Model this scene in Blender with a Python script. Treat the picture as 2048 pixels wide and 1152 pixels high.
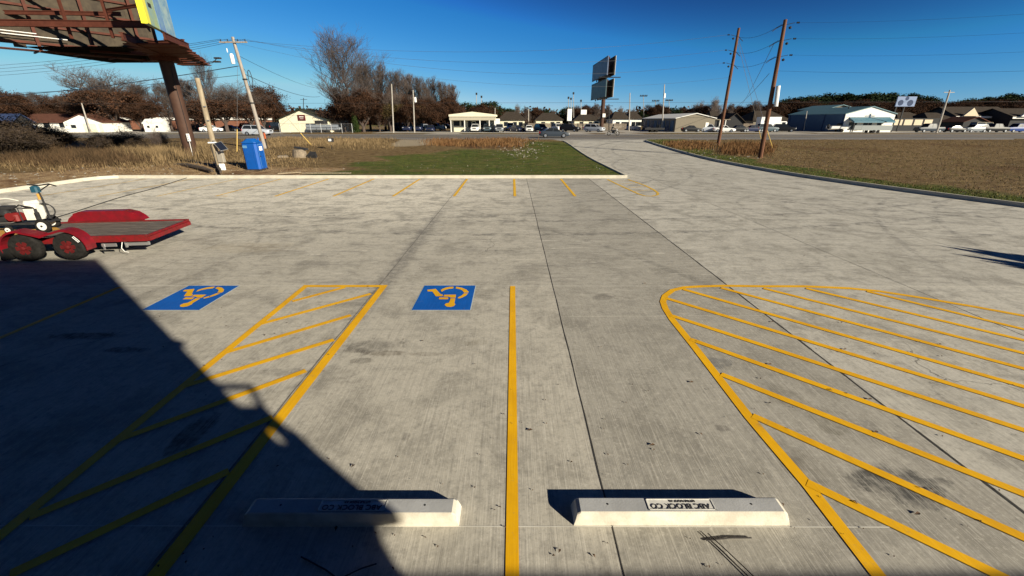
import bpy, bmesh, math, random
import numpy as np
from math import sin, cos, tan, pi, radians
from mathutils import Vector, Matrix
from mathutils.geometry import delaunay_2d_cdt

for o in list(bpy.data.objects):
    bpy.data.objects.remove(o)
S = bpy.context.scene
COL = S.collection

# ------------------------------------------------------------------ camera
F, TH, H = 830.0, math.atan(336/830.0), 3.2
cd = bpy.data.cameras.new("camera"); cam = bpy.data.objects.new("camera", cd); COL.objects.link(cam)
cam.location = (0, 0, H); cam.rotation_euler = (pi/2-TH, 0, 0)
cd.sensor_width = 36.0; cd.lens = F/2048*36; cd.clip_start = 0.05; cd.clip_end = 5000
S.camera = cam
# ------------------------------------------------------------------ sky and sun
SUN_EL = radians(21.0); SUN_AZ = radians(129.2)      # clockwise from +Y
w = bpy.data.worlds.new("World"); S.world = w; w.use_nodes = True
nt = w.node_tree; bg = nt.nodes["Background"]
sk = nt.nodes.new("ShaderNodeTexSky"); sk.sky_type = 'NISHITA'; sk.sun_disc = False
sk.sun_elevation = SUN_EL; sk.sun_rotation = SUN_AZ
sk.air_density = 1.0; sk.dust_density = 0.15; sk.ozone_density = 3.5; sk.altitude = 200
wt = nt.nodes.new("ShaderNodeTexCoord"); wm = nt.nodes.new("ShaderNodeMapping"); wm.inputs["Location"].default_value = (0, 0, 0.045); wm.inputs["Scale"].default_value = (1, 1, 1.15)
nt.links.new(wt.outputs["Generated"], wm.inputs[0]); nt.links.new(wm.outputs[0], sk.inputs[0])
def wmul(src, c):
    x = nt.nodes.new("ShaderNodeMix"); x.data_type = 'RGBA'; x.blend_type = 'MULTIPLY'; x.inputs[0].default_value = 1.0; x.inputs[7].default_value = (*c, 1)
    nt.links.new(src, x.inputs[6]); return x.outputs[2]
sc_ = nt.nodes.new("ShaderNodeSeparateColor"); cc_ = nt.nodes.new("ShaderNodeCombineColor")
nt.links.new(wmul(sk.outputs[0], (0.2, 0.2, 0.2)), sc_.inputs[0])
for i_, (gam_, k_, g2_, k2_) in enumerate(((2.79, 8.0, 2.79, 8.0), (1.45, 5.5, 3.8, 20.0), (0.9, 6.9, 3.6, 8.1))):     # winter sky graded per channel: overhead darkened to deepen shade, pale at the horizon
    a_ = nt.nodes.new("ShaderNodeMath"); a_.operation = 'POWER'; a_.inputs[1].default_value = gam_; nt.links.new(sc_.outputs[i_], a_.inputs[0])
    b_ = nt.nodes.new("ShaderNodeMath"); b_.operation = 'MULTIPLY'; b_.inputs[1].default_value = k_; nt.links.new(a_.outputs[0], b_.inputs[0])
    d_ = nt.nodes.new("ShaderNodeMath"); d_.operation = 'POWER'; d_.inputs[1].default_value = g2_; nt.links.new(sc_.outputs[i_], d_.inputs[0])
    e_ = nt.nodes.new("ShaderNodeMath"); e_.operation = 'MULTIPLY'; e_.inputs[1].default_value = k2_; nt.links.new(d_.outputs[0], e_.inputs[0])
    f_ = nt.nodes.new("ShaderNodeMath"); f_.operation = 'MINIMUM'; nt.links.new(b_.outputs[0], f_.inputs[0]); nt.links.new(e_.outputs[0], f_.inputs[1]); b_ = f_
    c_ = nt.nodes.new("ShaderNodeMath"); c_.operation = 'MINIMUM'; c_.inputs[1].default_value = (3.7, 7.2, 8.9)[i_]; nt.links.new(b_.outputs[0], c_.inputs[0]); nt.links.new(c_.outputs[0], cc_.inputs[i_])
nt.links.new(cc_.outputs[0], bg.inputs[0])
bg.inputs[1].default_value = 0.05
sd = bpy.data.lights.new("sun", 'SUN'); sd.energy = 5.0; sd.angle = radians(0.5); sd.color = (1.0, 0.905, 0.72)
so = bpy.data.objects.new("sun", sd); COL.objects.link(so)
sv = Vector((sin(SUN_AZ)*cos(SUN_EL), cos(SUN_AZ)*cos(SUN_EL), sin(SUN_EL)))
so.rotation_euler = sv.to_track_quat('Z', 'Y').to_euler(); so.location = (30, -30, 40)
S.view_settings.view_transform = 'Standard'; S.view_settings.look = 'None'
S.view_settings.exposure = 0.78; S.view_settings.gamma = 1
S.cycles.use_adaptive_sampling = True

# ------------------------------------------------------------------ measuring helpers
def ray(x, y):
    X = (x-1024)/F; U = -(y-576)/F
    return X, cos(TH)+U*sin(TH), -sin(TH)+U*cos(TH)
def G(x, y, z=0.0):                       # point of the horizontal plane z seen at a photo pixel
    a, b, c = ray(x, y); t = (z-H)/c
    return Vector((a*t, b*t, z))
def P(x, y, d):                           # point at forward distance d
    a, b, c = ray(x, y); t = d/b
    return Vector((a*t, d, H+c*t))
RZ = 0.6                                   # level of the highway and beyond
def hgt(y):
    t = min(1, max(0, (y-34)/28.0)); return RZ*t*t*(3-2*t)
def spot(x, d):                            # ground point at distance d under photo column x (near the horizon row)
    p = P(x, 262, d); return Vector((p.x, d, hgt(d)))

# ------------------------------------------------------------------ mesh builder
class MB:
    def __init__(s): s.v = []; s.f = []; s.m = []
    def add(s, vs, fs, mi=0):
        b = len(s.v); s.v += [tuple(v) for v in vs]
        s.f += [tuple(i+b for i in f) for f in fs]; s.m += [mi]*len(fs); return s
    def box(s, x0, x1, y0, y1, z0, z1, M=None, mi=0):
        vs = [Vector((x, y, z)) for z in (z0, z1) for y in (y0, y1) for x in (x0, x1)]
        if M is not None: vs = [M @ v for v in vs]
        return s.add(vs, [(0,2,3,1),(4,5,7,6),(0,1,5,4),(2,6,7,3),(0,4,6,2),(1,3,7,5)], mi)
    def cbox(s, x0, x1, y0, y1, z0, z1, c=0.02, M=None, mi=0):   # box with chamfered vertical and top edges
        pts = [(x0+c,y0),(x1-c,y0),(x1,y0+c),(x1,y1-c),(x1-c,y1),(x0+c,y1),(x0,y1-c),(x0,y0+c)]
        cx, cy = (x0+x1)/2, (y0+y1)/2; vs = []
        for z, k in ((z0, 0), (z1-c, 0), (z1, c)):
            for (x, y) in pts:
                vs.append(Vector((x+(k if x < cx else -k), y+(k if y < cy else -k), z)))
        if M is not None: vs = [M @ v for v in vs]
        fs = [tuple(range(7,-1,-1)), tuple(range(16,24))]
        for r in (0, 8):
            for i in range(8): j = (i+1) % 8; fs.append((r+i, r+j, r+8+j, r+8+i))
        return s.add(vs, fs, mi)
    def prism(s, poly, z0, z1, M=None, mi=0):        # polygon in xy, extruded along z
        n = len(poly)
        vs = [Vector((p[0], p[1], z0)) for p in poly]+[Vector((p[0], p[1], z1)) for p in poly]
        if M is not None: vs = [M @ v for v in vs]
        fs = [tuple(range(n-1,-1,-1)), tuple(range(n,2*n))]
        for i in range(n): j = (i+1) % n; fs.append((i, j, n+j, n+i))
        return s.add(vs, fs, mi)
    def prism_xz(s, poly, y0, y1, mi=0, M=None):     # polygon in xz, extruded along y
        n = len(poly)
        vs = [Vector((p[0], y0, p[1])) for p in poly]+[Vector((p[0], y1, p[1])) for p in poly]
        if M is not None: vs = [M @ v for v in vs]
        fs = [tuple(range(n)), tuple(range(2*n-1,n-1,-1))]
        for i in range(n): j = (i+1) % n; fs.append((j, i, n+i, n+j))
        return s.add(vs, fs, mi)
    def sheet(s, poly, z=0.0, mi=0):
        return s.add([Vector((p[0], p[1], z)) for p in poly], [tuple(range(len(poly)))], mi)
    def tube(s, pts, r, n=8, caps=True, mi=0):
        pts = [Vector(p) for p in pts]; k = len(pts)
        rr = r if isinstance(r, (list, tuple)) else [r]*k
        vs = []; up = None
        for i, p in enumerate(pts):
            t = (pts[min(i+1, k-1)]-pts[max(i-1, 0)]).normalized()
            if up is None: up = Vector((0,0,1)) if abs(t.z) < 0.9 else Vector((1,0,0))
            a = t.cross(up)
            if a.length < 1e-4: a = t.cross(Vector((0,1,0)))
            a.normalize(); b = a.cross(t).normalized(); up = b
            for j in range(n):
                q = 2*pi*j/n; vs.append(p+(a*cos(q)+b*sin(q))*rr[i])
        fs = []
        for i in range(k-1):
            for j in range(n):
                j2 = (j+1) % n; fs.append((i*n+j, i*n+j2, (i+1)*n+j2, (i+1)*n+j))
        if caps: fs += [tuple(range(n-1,-1,-1)), tuple(range((k-1)*n, k*n))]
        return s.add(vs, fs, mi)
    def lathe(s, prof, n=16, M=None, mi=0):          # prof [(r,z)] round z
        vs = []
        for r, z in prof:
            for j in range(n): q = 2*pi*j/n; vs.append(Vector((r*cos(q), r*sin(q), z)))
        if M is not None: vs = [M @ v for v in vs]
        fs = []
        for i in range(len(prof)-1):
            for j in range(n): j2 = (j+1) % n; fs.append((i*n+j, i*n+j2, (i+1)*n+j2, (i+1)*n+j))
        fs += [tuple(range(n-1,-1,-1)), tuple(range((len(prof)-1)*n, len(prof)*n))]
        return s.add(vs, fs, mi)
    def disc(s, c, r, axis='y', t=0.02, n=16, mi=0):
        M = Matrix.Translation(Vector(c))
        if axis == 'y': M = M @ Matrix.Rotation(pi/2, 4, 'X')
        if axis == 'x': M = M @ Matrix.Rotation(pi/2, 4, 'Y')
        return s.lathe([(r, -t/2), (r, t/2)], n, M, mi)
    def loft(s, rings, mi=0, caps=True):
        n = len(rings[0]); vs = [v for r in rings for v in r]; fs = []
        for i in range(len(rings)-1):
            for j in range(n): j2 = (j+1) % n; fs.append((i*n+j, i*n+j2, (i+1)*n+j2, (i+1)*n+j))
        if caps: fs += [tuple(range(n-1,-1,-1)), tuple(range((len(rings)-1)*n, len(rings)*n))]
        return s.add(vs, fs, mi)
    def mesh(s, name, mats, smooth=False, fix=False):
        me = bpy.data.meshes.new(name); me.from_pydata(s.v, [], s.f)
        for m in (mats if isinstance(mats, (list, tuple)) else [mats]): me.materials.append(m)
        if len(me.materials) > 1: me.polygons.foreach_set('material_index', s.m)
        if fix:
            bm = bmesh.new(); bm.from_mesh(me); bmesh.ops.recalc_face_normals(bm, faces=bm.faces); bm.to_mesh(me); bm.free()
        if smooth:
            me.polygons.foreach_set('use_smooth', [True]*len(me.polygons))
            try: me.set_sharp_from_angle(angle=radians(40))
            except Exception: pass
        me.update(); return me
    def build(s, name, mats, parent=None, smooth=False, fix=True, loc=None, rz=None):
        o = bpy.data.objects.new(name, s.mesh(name, mats, smooth, fix)); COL.objects.link(o)
        if parent is not None: o.parent = parent
        if loc is not None: o.location = loc
        if rz is not None: o.rotation_euler = (0, 0, rz)
        return o
def empty(name, loc=(0,0,0), rz=0.0):
    o = bpy.data.objects.new(name, None); COL.objects.link(o); o.location = loc; o.rotation_euler = (0,0,rz)
    o.empty_display_size = 0.2; return o
def tag(o, label=None, cat=None, group=None, kind=None):
    if label: o['label'] = label
    if cat: o['category'] = cat
    if group: o['group'] = group
    if kind: o['kind'] = kind
    return o
def struct(o): o['kind'] = 'structure'; return o
def kids(o): return [c for c in ALLKIDS.get(o.name, [])]
def copy_tree(o, parent=None, mats=None):
    c = o.copy(); COL.objects.link(c); c.parent = parent
    for ch in [x for x in bpy.data.objects if x.parent == o]: copy_tree(ch, c)
    return c

# ------------------------------------------------------------------ materials
def mat(name, col, rough=0.7, metal=0.0, var=0.0, scale=4.0, bump=0.0, bscale=40.0, col2=None, stretch=(1,1,1), spec=0.5, coat=0.0):
    m = bpy.data.materials.new(name); m.use_nodes = True; n = m.node_tree.nodes; L = m.node_tree.links
    b = n["Principled BSDF"]; b.inputs["Base Color"].default_value = (*col, 1); b.inputs["Roughness"].default_value = rough
    b.inputs["Metallic"].default_value = metal; b.inputs["Specular IOR Level"].default_value = spec
    if coat: b.inputs["Coat Weight"].default_value = coat; b.inputs["Coat Roughness"].default_value = 0.05
    if var or col2 or bump:
        tc = n.new("ShaderNodeTexCoord"); mp = n.new("ShaderNodeMapping"); mp.inputs["Scale"].default_value = stretch
        L.new(tc.outputs["Object"], mp.inputs[0])
    if var or col2:
        nz = n.new("ShaderNodeTexNoise"); nz.inputs["Scale"].default_value = scale; nz.inputs["Detail"].default_value = 6; nz.inputs["Roughness"].default_value = 0.65
        L.new(mp.outputs[0], nz.inputs["Vector"])
        cr = n.new("ShaderNodeValToRGB"); cr.color_ramp.elements[0].position = 0.36; cr.color_ramp.elements[1].position = 0.64
        c2 = col2 if col2 else tuple(min(1, c*(1+var)) for c in col)
        c1 = col if col2 else tuple(c*(1-var) for c in col)
        cr.color_ramp.elements[0].color = (*c1, 1); cr.color_ramp.elements[1].color = (*c2, 1)
        L.new(nz.outputs["Fac"], cr.inputs[0]); L.new(cr.outputs[0], b.inputs["Base Color"])
    if bump:
        nb = n.new("ShaderNodeTexNoise"); nb.inputs["Scale"].default_value = bscale; nb.inputs["Detail"].default_value = 5
        L.new(mp.outputs[0], nb.inputs["Vector"])
        bp = n.new("ShaderNodeBump"); bp.inputs["Strength"].default_value = bump; bp.inputs["Distance"].default_value = 0.02
        L.new(nb.outputs["Fac"], bp.inputs["Height"]); L.new(bp.outputs[0], b.inputs["Normal"])
    return m

class NB:   # tiny node helper
    def __init__(s, m): s.n = m.node_tree.nodes; s.L = m.node_tree.links
    def _in(s, sock, v):
        if v is None: return
        if isinstance(v, bpy.types.NodeSocket): s.L.new(v, sock)
        else: sock.default_value = v
    def math(s, op, a, b=None, c=None, clamp=False):
        x = s.n.new("ShaderNodeMath"); x.operation = op; x.use_clamp = clamp
        s._in(x.inputs[0], a); s._in(x.inputs[1], b)
        if c is not None: s._in(x.inputs[2], c)
        return x.outputs[0]
    def noise(s, vec, scale, detail=5, rough=0.6, dist=0.0):
        x = s.n.new("ShaderNodeTexNoise"); s.L.new(vec, x.inputs["Vector"]); x.inputs["Scale"].default_value = scale
        x.inputs["Detail"].default_value = detail; x.inputs["Roughness"].default_value = rough; x.inputs["Distortion"].default_value = dist
        return x.outputs["Fac"]
    def mapping(s, vec, sc=(1,1,1), loc=(0,0,0), rot=(0,0,0)):
        x = s.n.new("ShaderNodeMapping"); s.L.new(vec, x.inputs[0]); x.inputs["Scale"].default_value = sc
        x.inputs["Location"].default_value = loc; x.inputs["Rotation"].default_value = rot; return x.outputs[0]
    def mr(s, v, a, b, c=0.0, d=1.0, smooth=True):
        x = s.n.new("ShaderNodeMapRange"); x.interpolation_type = 'SMOOTHSTEP' if smooth else 'LINEAR'
        s._in(x.inputs[0], v); x.inputs[1].default_value = a; x.inputs[2].default_value = b; x.inputs[3].default_value = c; x.inputs[4].default_value = d
        return x.outputs[0]
    def mix(s, f, a, b):
        x = s.n.new("ShaderNodeMix"); x.data_type = 'RGBA'
        s._in(x.inputs[0], f)
        for i, v in ((6, a), (7, b)):
            if isinstance(v, bpy.types.NodeSocket): s.L.new(v, x.inputs[i])
            else: x.inputs[i].default_value = (*v, 1)
        return x.outputs[2]
    def attr(s, name):
        x = s.n.new("ShaderNodeAttribute"); x.attribute_name = name; return x.outputs["Fac"]
    def pos(s): return s.n.new("ShaderNodeNewGeometry").outputs["Position"]

def concrete_material():
    m = bpy.data.materials.new("broomed_concrete"); m.use_nodes = True; q = NB(m); b = q.n["Principled BSDF"]
    p = q.pos(); sx = q.n.new("ShaderNodeSeparateXYZ"); q.L.new(p, sx.inputs[0]); X, Y = sx.outputs[0], sx.outputs[1]
    big = q.noise(p, 0.16, 4); mid = q.noise(p, 0.9, 6, 0.7, 0.4); fine = q.noise(p, 7.0, 6, 0.7); grit = q.noise(p, 60, 3, 0.7)
    cloud = q.noise(q.mapping(p, (1,1,1), (13,7,0)), 2.6, 7, 0.75, 1.0)
    # slabs differ in tone across the long joints
    slab = q.math('MULTIPLY', q.mr(X, 0.84, 0.87), q.math('SUBTRACT', 1.0, q.mr(X, 4.49, 4.52)))
    col = q.mix(big, (0.42, 0.394, 0.34), (0.55, 0.52, 0.45))
    col = q.mix(q.math('MULTIPLY', q.mr(X, 4.49, 4.52), 0.75), col, (0.53, 0.51, 0.455))
    col = q.mix(q.math('MULTIPLY', slab, 0.50), col, (0.275, 0.263, 0.235))
    fl = lambda v, st, off: q.math('FLOOR', q.math('DIVIDE', q.math('SUBTRACT', v, off), st))
    cx_ = q.n.new("ShaderNodeCombineXYZ"); q.L.new(fl(X, 3.65, .85), cx_.inputs[0]); q.L.new(fl(Y, 5.48, 2.52), cx_.inputs[1])
    wn = q.n.new("ShaderNodeTexWhiteNoise"); q.L.new(cx_.outputs[0], wn.inputs[0])
    col = q.mix(q.mr(wn.outputs["Value"], 0, 1, 0, .22, False), col, (0.22, 0.21, 0.185))
    # the far bays are paler than the drive up to the store
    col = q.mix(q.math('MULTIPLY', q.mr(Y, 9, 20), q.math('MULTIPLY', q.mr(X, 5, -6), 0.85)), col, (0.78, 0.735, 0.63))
    col = q.mix(q.math('MULTIPLY', q.mr(mid, 0.46, 0.66), 0.62), col, (0.20, 0.188, 0.162))
    col = q.mix(q.math('MULTIPLY', q.mr(cloud, 0.50, 0.66), 0.40), col, (0.20, 0.188, 0.168))
    col = q.mix(q.math('MULTIPLY', q.mr(fine, 0.48, 0.72), 0.60), col, (0.22, 0.21, 0.185))
    col = q.mix(q.math('MULTIPLY', q.mr(fine, 0.46, 0.25), 0.35), col, (0.60, 0.57, 0.50))
    f2 = q.noise(q.mapping(p, (1,1,1), (2,8,0)), 24.0, 4, 0.75)
    col = q.mix(q.math('MULTIPLY', q.mr(f2, 0.52, 0.70), 0.50), col, (0.20, 0.19, 0.17))
    col = q.mix(q.math('MULTIPLY', q.mr(f2, 0.46, 0.32), 0.38), col, (0.68, 0.65, 0.575))
    # stretched scuffs along the aisle
    scf = q.noise(q.mapping(p, (0.55, 3.2, 1), (3, 3, 0), (0, 0, 0.12)), 1.3, 7, 0.72, 0.6)
    col = q.mix(q.math('MULTIPLY', q.mr(scf, 0.50, 0.70), q.math('MULTIPLY', q.mr(Y, 4.0, 9.0), 0.62)), col, (0.19, 0.18, 0.165))
    scg = q.noise(q.mapping(p, (0.8, 5.0, 1), (31, 3, 0), (0, 0, -0.1)), 1.6, 7, 0.75, 0.8)
    col = q.mix(q.math('MULTIPLY', q.mr(scg, 0.54, 0.70), q.math('MULTIPLY', q.mr(Y, 5.0, 10.0), 0.60)), col, (0.68, 0.65, 0.57))
    sm = q.math('MULTIPLY', q.mr(q.math('ABSOLUTE', q.math('ADD', q.math('ADD', X, 2.55), q.math('MULTIPLY', mid, .3))), .34, .05), q.math('MULTIPLY', q.mr(Y, 5.5, 8.0), q.mr(Y, 19.0, 13.0)))
    col = q.mix(q.math('MULTIPLY', sm, q.mr(fine, .3, .6, .15, .58)), col, (0.13, 0.125, 0.12))
    wob = q.math('MULTIPLY', q.math('SUBTRACT', mid, 0.5), 0.9)
    br = q.noise(p, 2.2, 5, 0.8)
    # tyre tracks: arcs of big circles
    for (cx, cy, R, wd, k) in ((22.0,30.0,14.6,.16,.5),(22.0,30.0,16.2,.16,.5),(-6.0,34.0,17.0,.13,.42),(-6.0,34.0,18.7,.15,.42),(3.0,-9.0,24.0,.14,.35),(3.0,-9.0,25.7,.14,.35),(13.0,15.8,2.3,.14,.4),(13.0,15.8,3.9,.12,.3),(30.0,2.0,19.5,.13,.38),(30.0,2.0,21.2,.13,.38),(-14.0,9.5,7.0,.10,.3),(8.5,31.0,13.5,.12,.35),(0.0,60.0,46.0,.2,.5),(0.0,60.0,47.8,.2,.5),(9.0,-30.0,46.0,.2,.4),(40,40,30,.2,.45),(40,40,31.8,.2,.4),(-20,-4,27,.15,.35)):
        v = q.n.new("ShaderNodeVectorMath"); v.operation = 'DISTANCE'; q.L.new(p, v.inputs[0]); v.inputs[1].default_value = (cx, cy, 0)
        d = q.math('ABSOLUTE', q.math('SUBTRACT', q.math('ADD', v.outputs["Value"], q.math('MULTIPLY', wob, 0.35)), R))
        f = q.math('MULTIPLY', q.mr(d, wd, wd*0.35), q.math('MULTIPLY', q.mr(br, 0.40, 0.66), k*1.3))
        col = q.mix(f, col, (0.10, 0.097, 0.093))
    # stains and scuffs, each with its own place and outline
    for (px, py, rx, ry, k, c) in ((740,692,.46,.20,.65,(.10,.095,.085)),(705,700,.20,.09,.7,(.12,.11,.095)),(775,706,.26,.08,.65,(.15,.13,.10)),(720,722,.16,.07,.6,(.13,.12,.10)),(850,708,.28,.05,.45,(.17,.15,.12)),
            (1205,594,.20,.15,.62,(.14,.13,.115)),(1800,968,.42,.20,.85,(.045,.045,.045)),(1850,1000,.24,.10,.6,(.06,.06,.06)),(1760,950,.12,.10,.8,(.04,.04,.04)),(1560,790,.20,.36,.5,(.13,.12,.095)),(1655,840,.22,.28,.55,(.13,.12,.09)),
            (1575,910,.12,.30,.55,(.14,.125,.10)),(1615,935,.18,.2,.4,(.14,.125,.10)),(955,685,.17,.11,.40,(.17,.15,.11)),(1435,725,.24,.12,.6,(.10,.105,.115)),(590,745,.5,.10,.45,(.13,.125,.115)),(640,765,.2,.4,.35,(.16,.15,.13)),(1300,660,.7,.4,.25,(.18,.17,.15)),
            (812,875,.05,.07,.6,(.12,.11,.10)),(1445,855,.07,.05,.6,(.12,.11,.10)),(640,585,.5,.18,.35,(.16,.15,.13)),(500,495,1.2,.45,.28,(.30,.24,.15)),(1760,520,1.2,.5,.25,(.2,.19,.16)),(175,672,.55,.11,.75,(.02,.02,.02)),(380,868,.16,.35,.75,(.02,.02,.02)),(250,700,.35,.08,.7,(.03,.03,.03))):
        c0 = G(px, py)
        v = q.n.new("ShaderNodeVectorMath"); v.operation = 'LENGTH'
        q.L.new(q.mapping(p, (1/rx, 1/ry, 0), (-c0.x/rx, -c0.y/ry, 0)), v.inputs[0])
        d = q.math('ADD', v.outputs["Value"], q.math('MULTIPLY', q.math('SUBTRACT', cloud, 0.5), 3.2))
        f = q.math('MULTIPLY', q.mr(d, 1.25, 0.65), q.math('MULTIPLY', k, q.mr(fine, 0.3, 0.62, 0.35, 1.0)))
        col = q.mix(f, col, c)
    vo = q.n.new("ShaderNodeTexVoronoi"); vo.feature = 'DISTANCE_TO_EDGE'; vo.inputs["Scale"].default_value = 0.16
    wv = q.n.new("ShaderNodeVectorMath"); wv.operation = 'ADD'; q.L.new(p, wv.inputs[0]); nzv = q.n.new("ShaderNodeTexNoise"); nzv.inputs["Scale"].default_value = 1.3; nzv.inputs["Detail"].default_value = 6; q.L.new(p, nzv.inputs["Vector"]); q.L.new(nzv.outputs["Color"], wv.inputs[1]); q.L.new(wv.outputs[0], vo.inputs["Vector"])
    col = q.mix(q.math('MULTIPLY', q.mr(vo.outputs["Distance"], 0.0022, 0.0008), q.mr(big, .5, .6, 0, .75)), col, (0.10, 0.095, 0.085))
    # broom grooves, running away from the store
    gr = q.noise(q.mapping(p, (1.0, 0.022, 1), (0,0,0), (0,0,-0.035)), 70, 2, 0.8)
    gr2 = q.noise(q.mapping(p, (1.0, 0.03, 1), (5,0,0), (0,0,-0.05)), 24, 3, 0.7)
    gf = q.mr(Y, 11.0, 2.5)
    col = q.mix(q.math('MULTIPLY', q.math('MULTIPLY', q.mr(gr, 0.50, 0.64), gf), 0.34), col, (0.62, 0.59, 0.52))
    col = q.mix(q.math('MULTIPLY', q.math('MULTIPLY', q.mr(gr2, 0.50, 0.36), gf), 0.26), col, (0.17, 0.16, 0.145))
    col = q.mix(q.math('MULTIPLY', q.mr(grit, 0.60, 0.75), 0.35), col, (0.14, 0.135, 0.125))
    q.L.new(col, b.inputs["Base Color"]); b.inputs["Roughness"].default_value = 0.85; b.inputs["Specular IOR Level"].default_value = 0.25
    bp = q.n.new("ShaderNodeBump"); bp.inputs["Strength"].default_value = 0.45; bp.inputs["Distance"].default_value = 0.004
    hsum = q.math('ADD', q.math('MULTIPLY', gr, gf), q.math('MULTIPLY', fine, 0.9)); q.L.new(hsum, bp.inputs["Height"]); q.L.new(bp.outputs[0], b.inputs["Normal"])
    return m
M_conc = concrete_material()

def paint_material(name, c1, c2, wear=0.25):
    m = bpy.data.materials.new(name); m.use_nodes = True; q = NB(m); b = q.n["Principled BSDF"]; p = q.pos()
    a = q.noise(p, 1.1, 5, 0.7); f = q.noise(p, 40, 4, 0.7)
    gr = q.noise(q.mapping(p, (1.0, 0.022, 1), (0,0,0), (0,0,-0.035)), 70, 2, 0.8)
    col = q.mix(q.mr(a, 0.35, 0.65), c1, c2)
    col = q.mix(q.math('MULTIPLY', q.mr(gr, 0.5, 0.66), 0.22), col, tuple(min(1, x*1.35+.02) for x in c1))
    col = q.mix(q.math('MULTIPLY', q.mr(f, 0.60, 0.72), wear), col, (0.33, 0.27, 0.17))
    bigw = q.noise(q.mapping(p, (1,1,1), (4,9,0)), 3.0, 7, 0.8)
    col = q.mix(q.math('MULTIPLY', q.mr(bigw, 0.58, 0.74), wear*1.6), col, (0.22, 0.19, 0.13))
    q.L.new(col, b.inputs["Base Color"]); b.inputs["Roughness"].default_value = 0.6; b.inputs["Specular IOR Level"].default_value = 0.3
    bp = q.n.new("ShaderNodeBump"); bp.inputs["Strength"].default_value = 0.3; bp.inputs["Distance"].default_value = 0.003
    q.L.new(gr, bp.inputs["Height"]); q.L.new(bp.outputs[0], b.inputs["Normal"]); return m
M_yel = paint_material("yellow_paint", (0.80, 0.43, 0.004), (0.68, 0.35, 0.004), 0.36)
M_yelw = paint_material("worn_yellow_paint", (0.72, 0.44, 0.04), (0.60, 0.38, 0.05), 0.5)
M_yelf = paint_material("far_yellow_paint", (0.80, 0.46, 0.01), (0.70, 0.40, 0.02), 0.25)
M_blue = paint_material("blue_paint", (0.004, 0.105, 0.46), (0.004, 0.085, 0.38), 0.10)
M_rim = mat("overspray", (0.42, 0.5, 0.52), 0.9)
M_chalk = mat("chalk_line", (0.62, 0.60, 0.54), 0.95, var=.15, scale=3)
M_joint = mat("joint_filler", (0.035, 0.033, 0.03), 0.9, var=.4, scale=5)
M_jointl = mat("saw_cut", (0.16, 0.15, 0.135), 0.9, var=.4, scale=5)
M_kerb = mat("kerb_concrete", (0.50, 0.465, 0.385), 0.85, var=.14, scale=1.5, bump=.3, bscale=30)
M_black = mat("black_rubber", (0.012, 0.012, 0.012), 0.6)
M_tyre = mat("tyre_rubber", (0.016, 0.015, 0.014), 0.9, spec=.15, var=.4, scale=12, bump=.4, bscale=60)
M_steel = mat("bare_steel", (0.55, 0.55, 0.55), 0.4, 0.8)
M_white = mat("white_paint", (0.8, 0.8, 0.78), 0.5, var=.05, scale=2, spec=.12)
M_dark = mat("dark_metal", (0.03, 0.03, 0.032), 0.55, var=.3, scale=6, spec=.12)
M_wire = mat("wire", (0.03, 0.03, 0.035), 0.5)
M_alu = mat('bare_aluminium_wire', (.62,.63,.65), .28, .95)
M_wireb = mat("bright_wire", (0.7, 0.7, 0.7), 0.25, 0.9)

# ------------------------------------------------------------------ lot outline
def catmull(pts, k=6):
    out = []
    for i in range(len(pts)-1):
        p0 = pts[max(i-1,0)]; p1 = pts[i]; p2 = pts[i+1]; p3 = pts[min(i+2,len(pts)-1)]
        for j in range(k):
            t = j/k
            out.append(tuple(0.5*((2*p1[c])+(-p0[c]+p2[c])*t+(2*p0[c]-5*p1[c]+4*p2[c]-p3[c])*t*t+(-p0[c]+3*p1[c]-3*p2[c]+p3[c])*t**3) for c in (0,1)))
    out.append(tuple(pts[-1])); return out
LOTN = -14.0
left_edge = [(-24.2, LOTN), (-24.2, 5.0), (-24.2, 15.0), (-24.2, 24.0), (-24.0, 24.8), (-23.3, 25.25)]
right_edge = catmull([(26.0, LOTN), (24.5, 4.0), (21.9, 12.0), (19.9, 17.2), (18.4, 22.0), (17.35, 27.3), (17.0, 35.0), (17.0, 46.0), (17.3, 54.0), (18.2, 60.0), (21.5, 63.4)], 6)
lot = left_edge + [(6.7, 25.25), (6.7, 40.0), (6.6, 57.0), (5.6, 61.0), (3.0, 63.4)] + list(reversed(right_edge))
# the drive, bays and apron as one sheet that climbs to the highway
def inpoly(x, y, poly):
    c = False; n = len(poly); j = n-1
    for i in range(n):
        xi, yi = poly[i]; xj, yj = poly[j]
        if (yi > y) != (yj > y) and x < (xj-xi)*(y-yi)/(yj-yi)+xi: c = not c
        j = i
    return c
def densify(poly, step):
    out = []; n = len(poly)
    for i in range(n):
        a = poly[i]; b = poly[(i+1) % n]; L = math.hypot(b[0]-a[0], b[1]-a[1]); k = max(1, int(L/step))
        for j in range(k): t = j/k; out.append((a[0]+(b[0]-a[0])*t, a[1]+(b[1]-a[1])*t))
    return out
lotd = densify(lot, 2.0)
def cdt(points, edges_poly, keep):
    n0 = len(edges_poly); pts = [Vector(p) for p in edges_poly]+[Vector(p) for p in points]
    ed = [(i, (i+1) % n0) for i in range(n0)]
    v, e, f, *_ = delaunay_2d_cdt(pts, ed, [], 0, 1e-5)
    vs = [(p.x, p.y) for p in v]
    fs = [t for t in f if keep(sum(vs[i][0] for i in t)/len(t), sum(vs[i][1] for i in t)/len(t))]
    return vs, fs
gp = [(x+.37, y+.21) for x in range(-24, 26, 2) for y in range(-12, 64, 2) if inpoly(x+.37, y+.21, lot)]
vs, fs = cdt(gp, lotd, lambda x, y: inpoly(x, y, lot))
mb = MB(); mb.add([(x, y, hgt(y)) for x, y in vs], fs); struct(mb.build('parking_lot', M_conc, smooth=True, fix=False))
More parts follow.
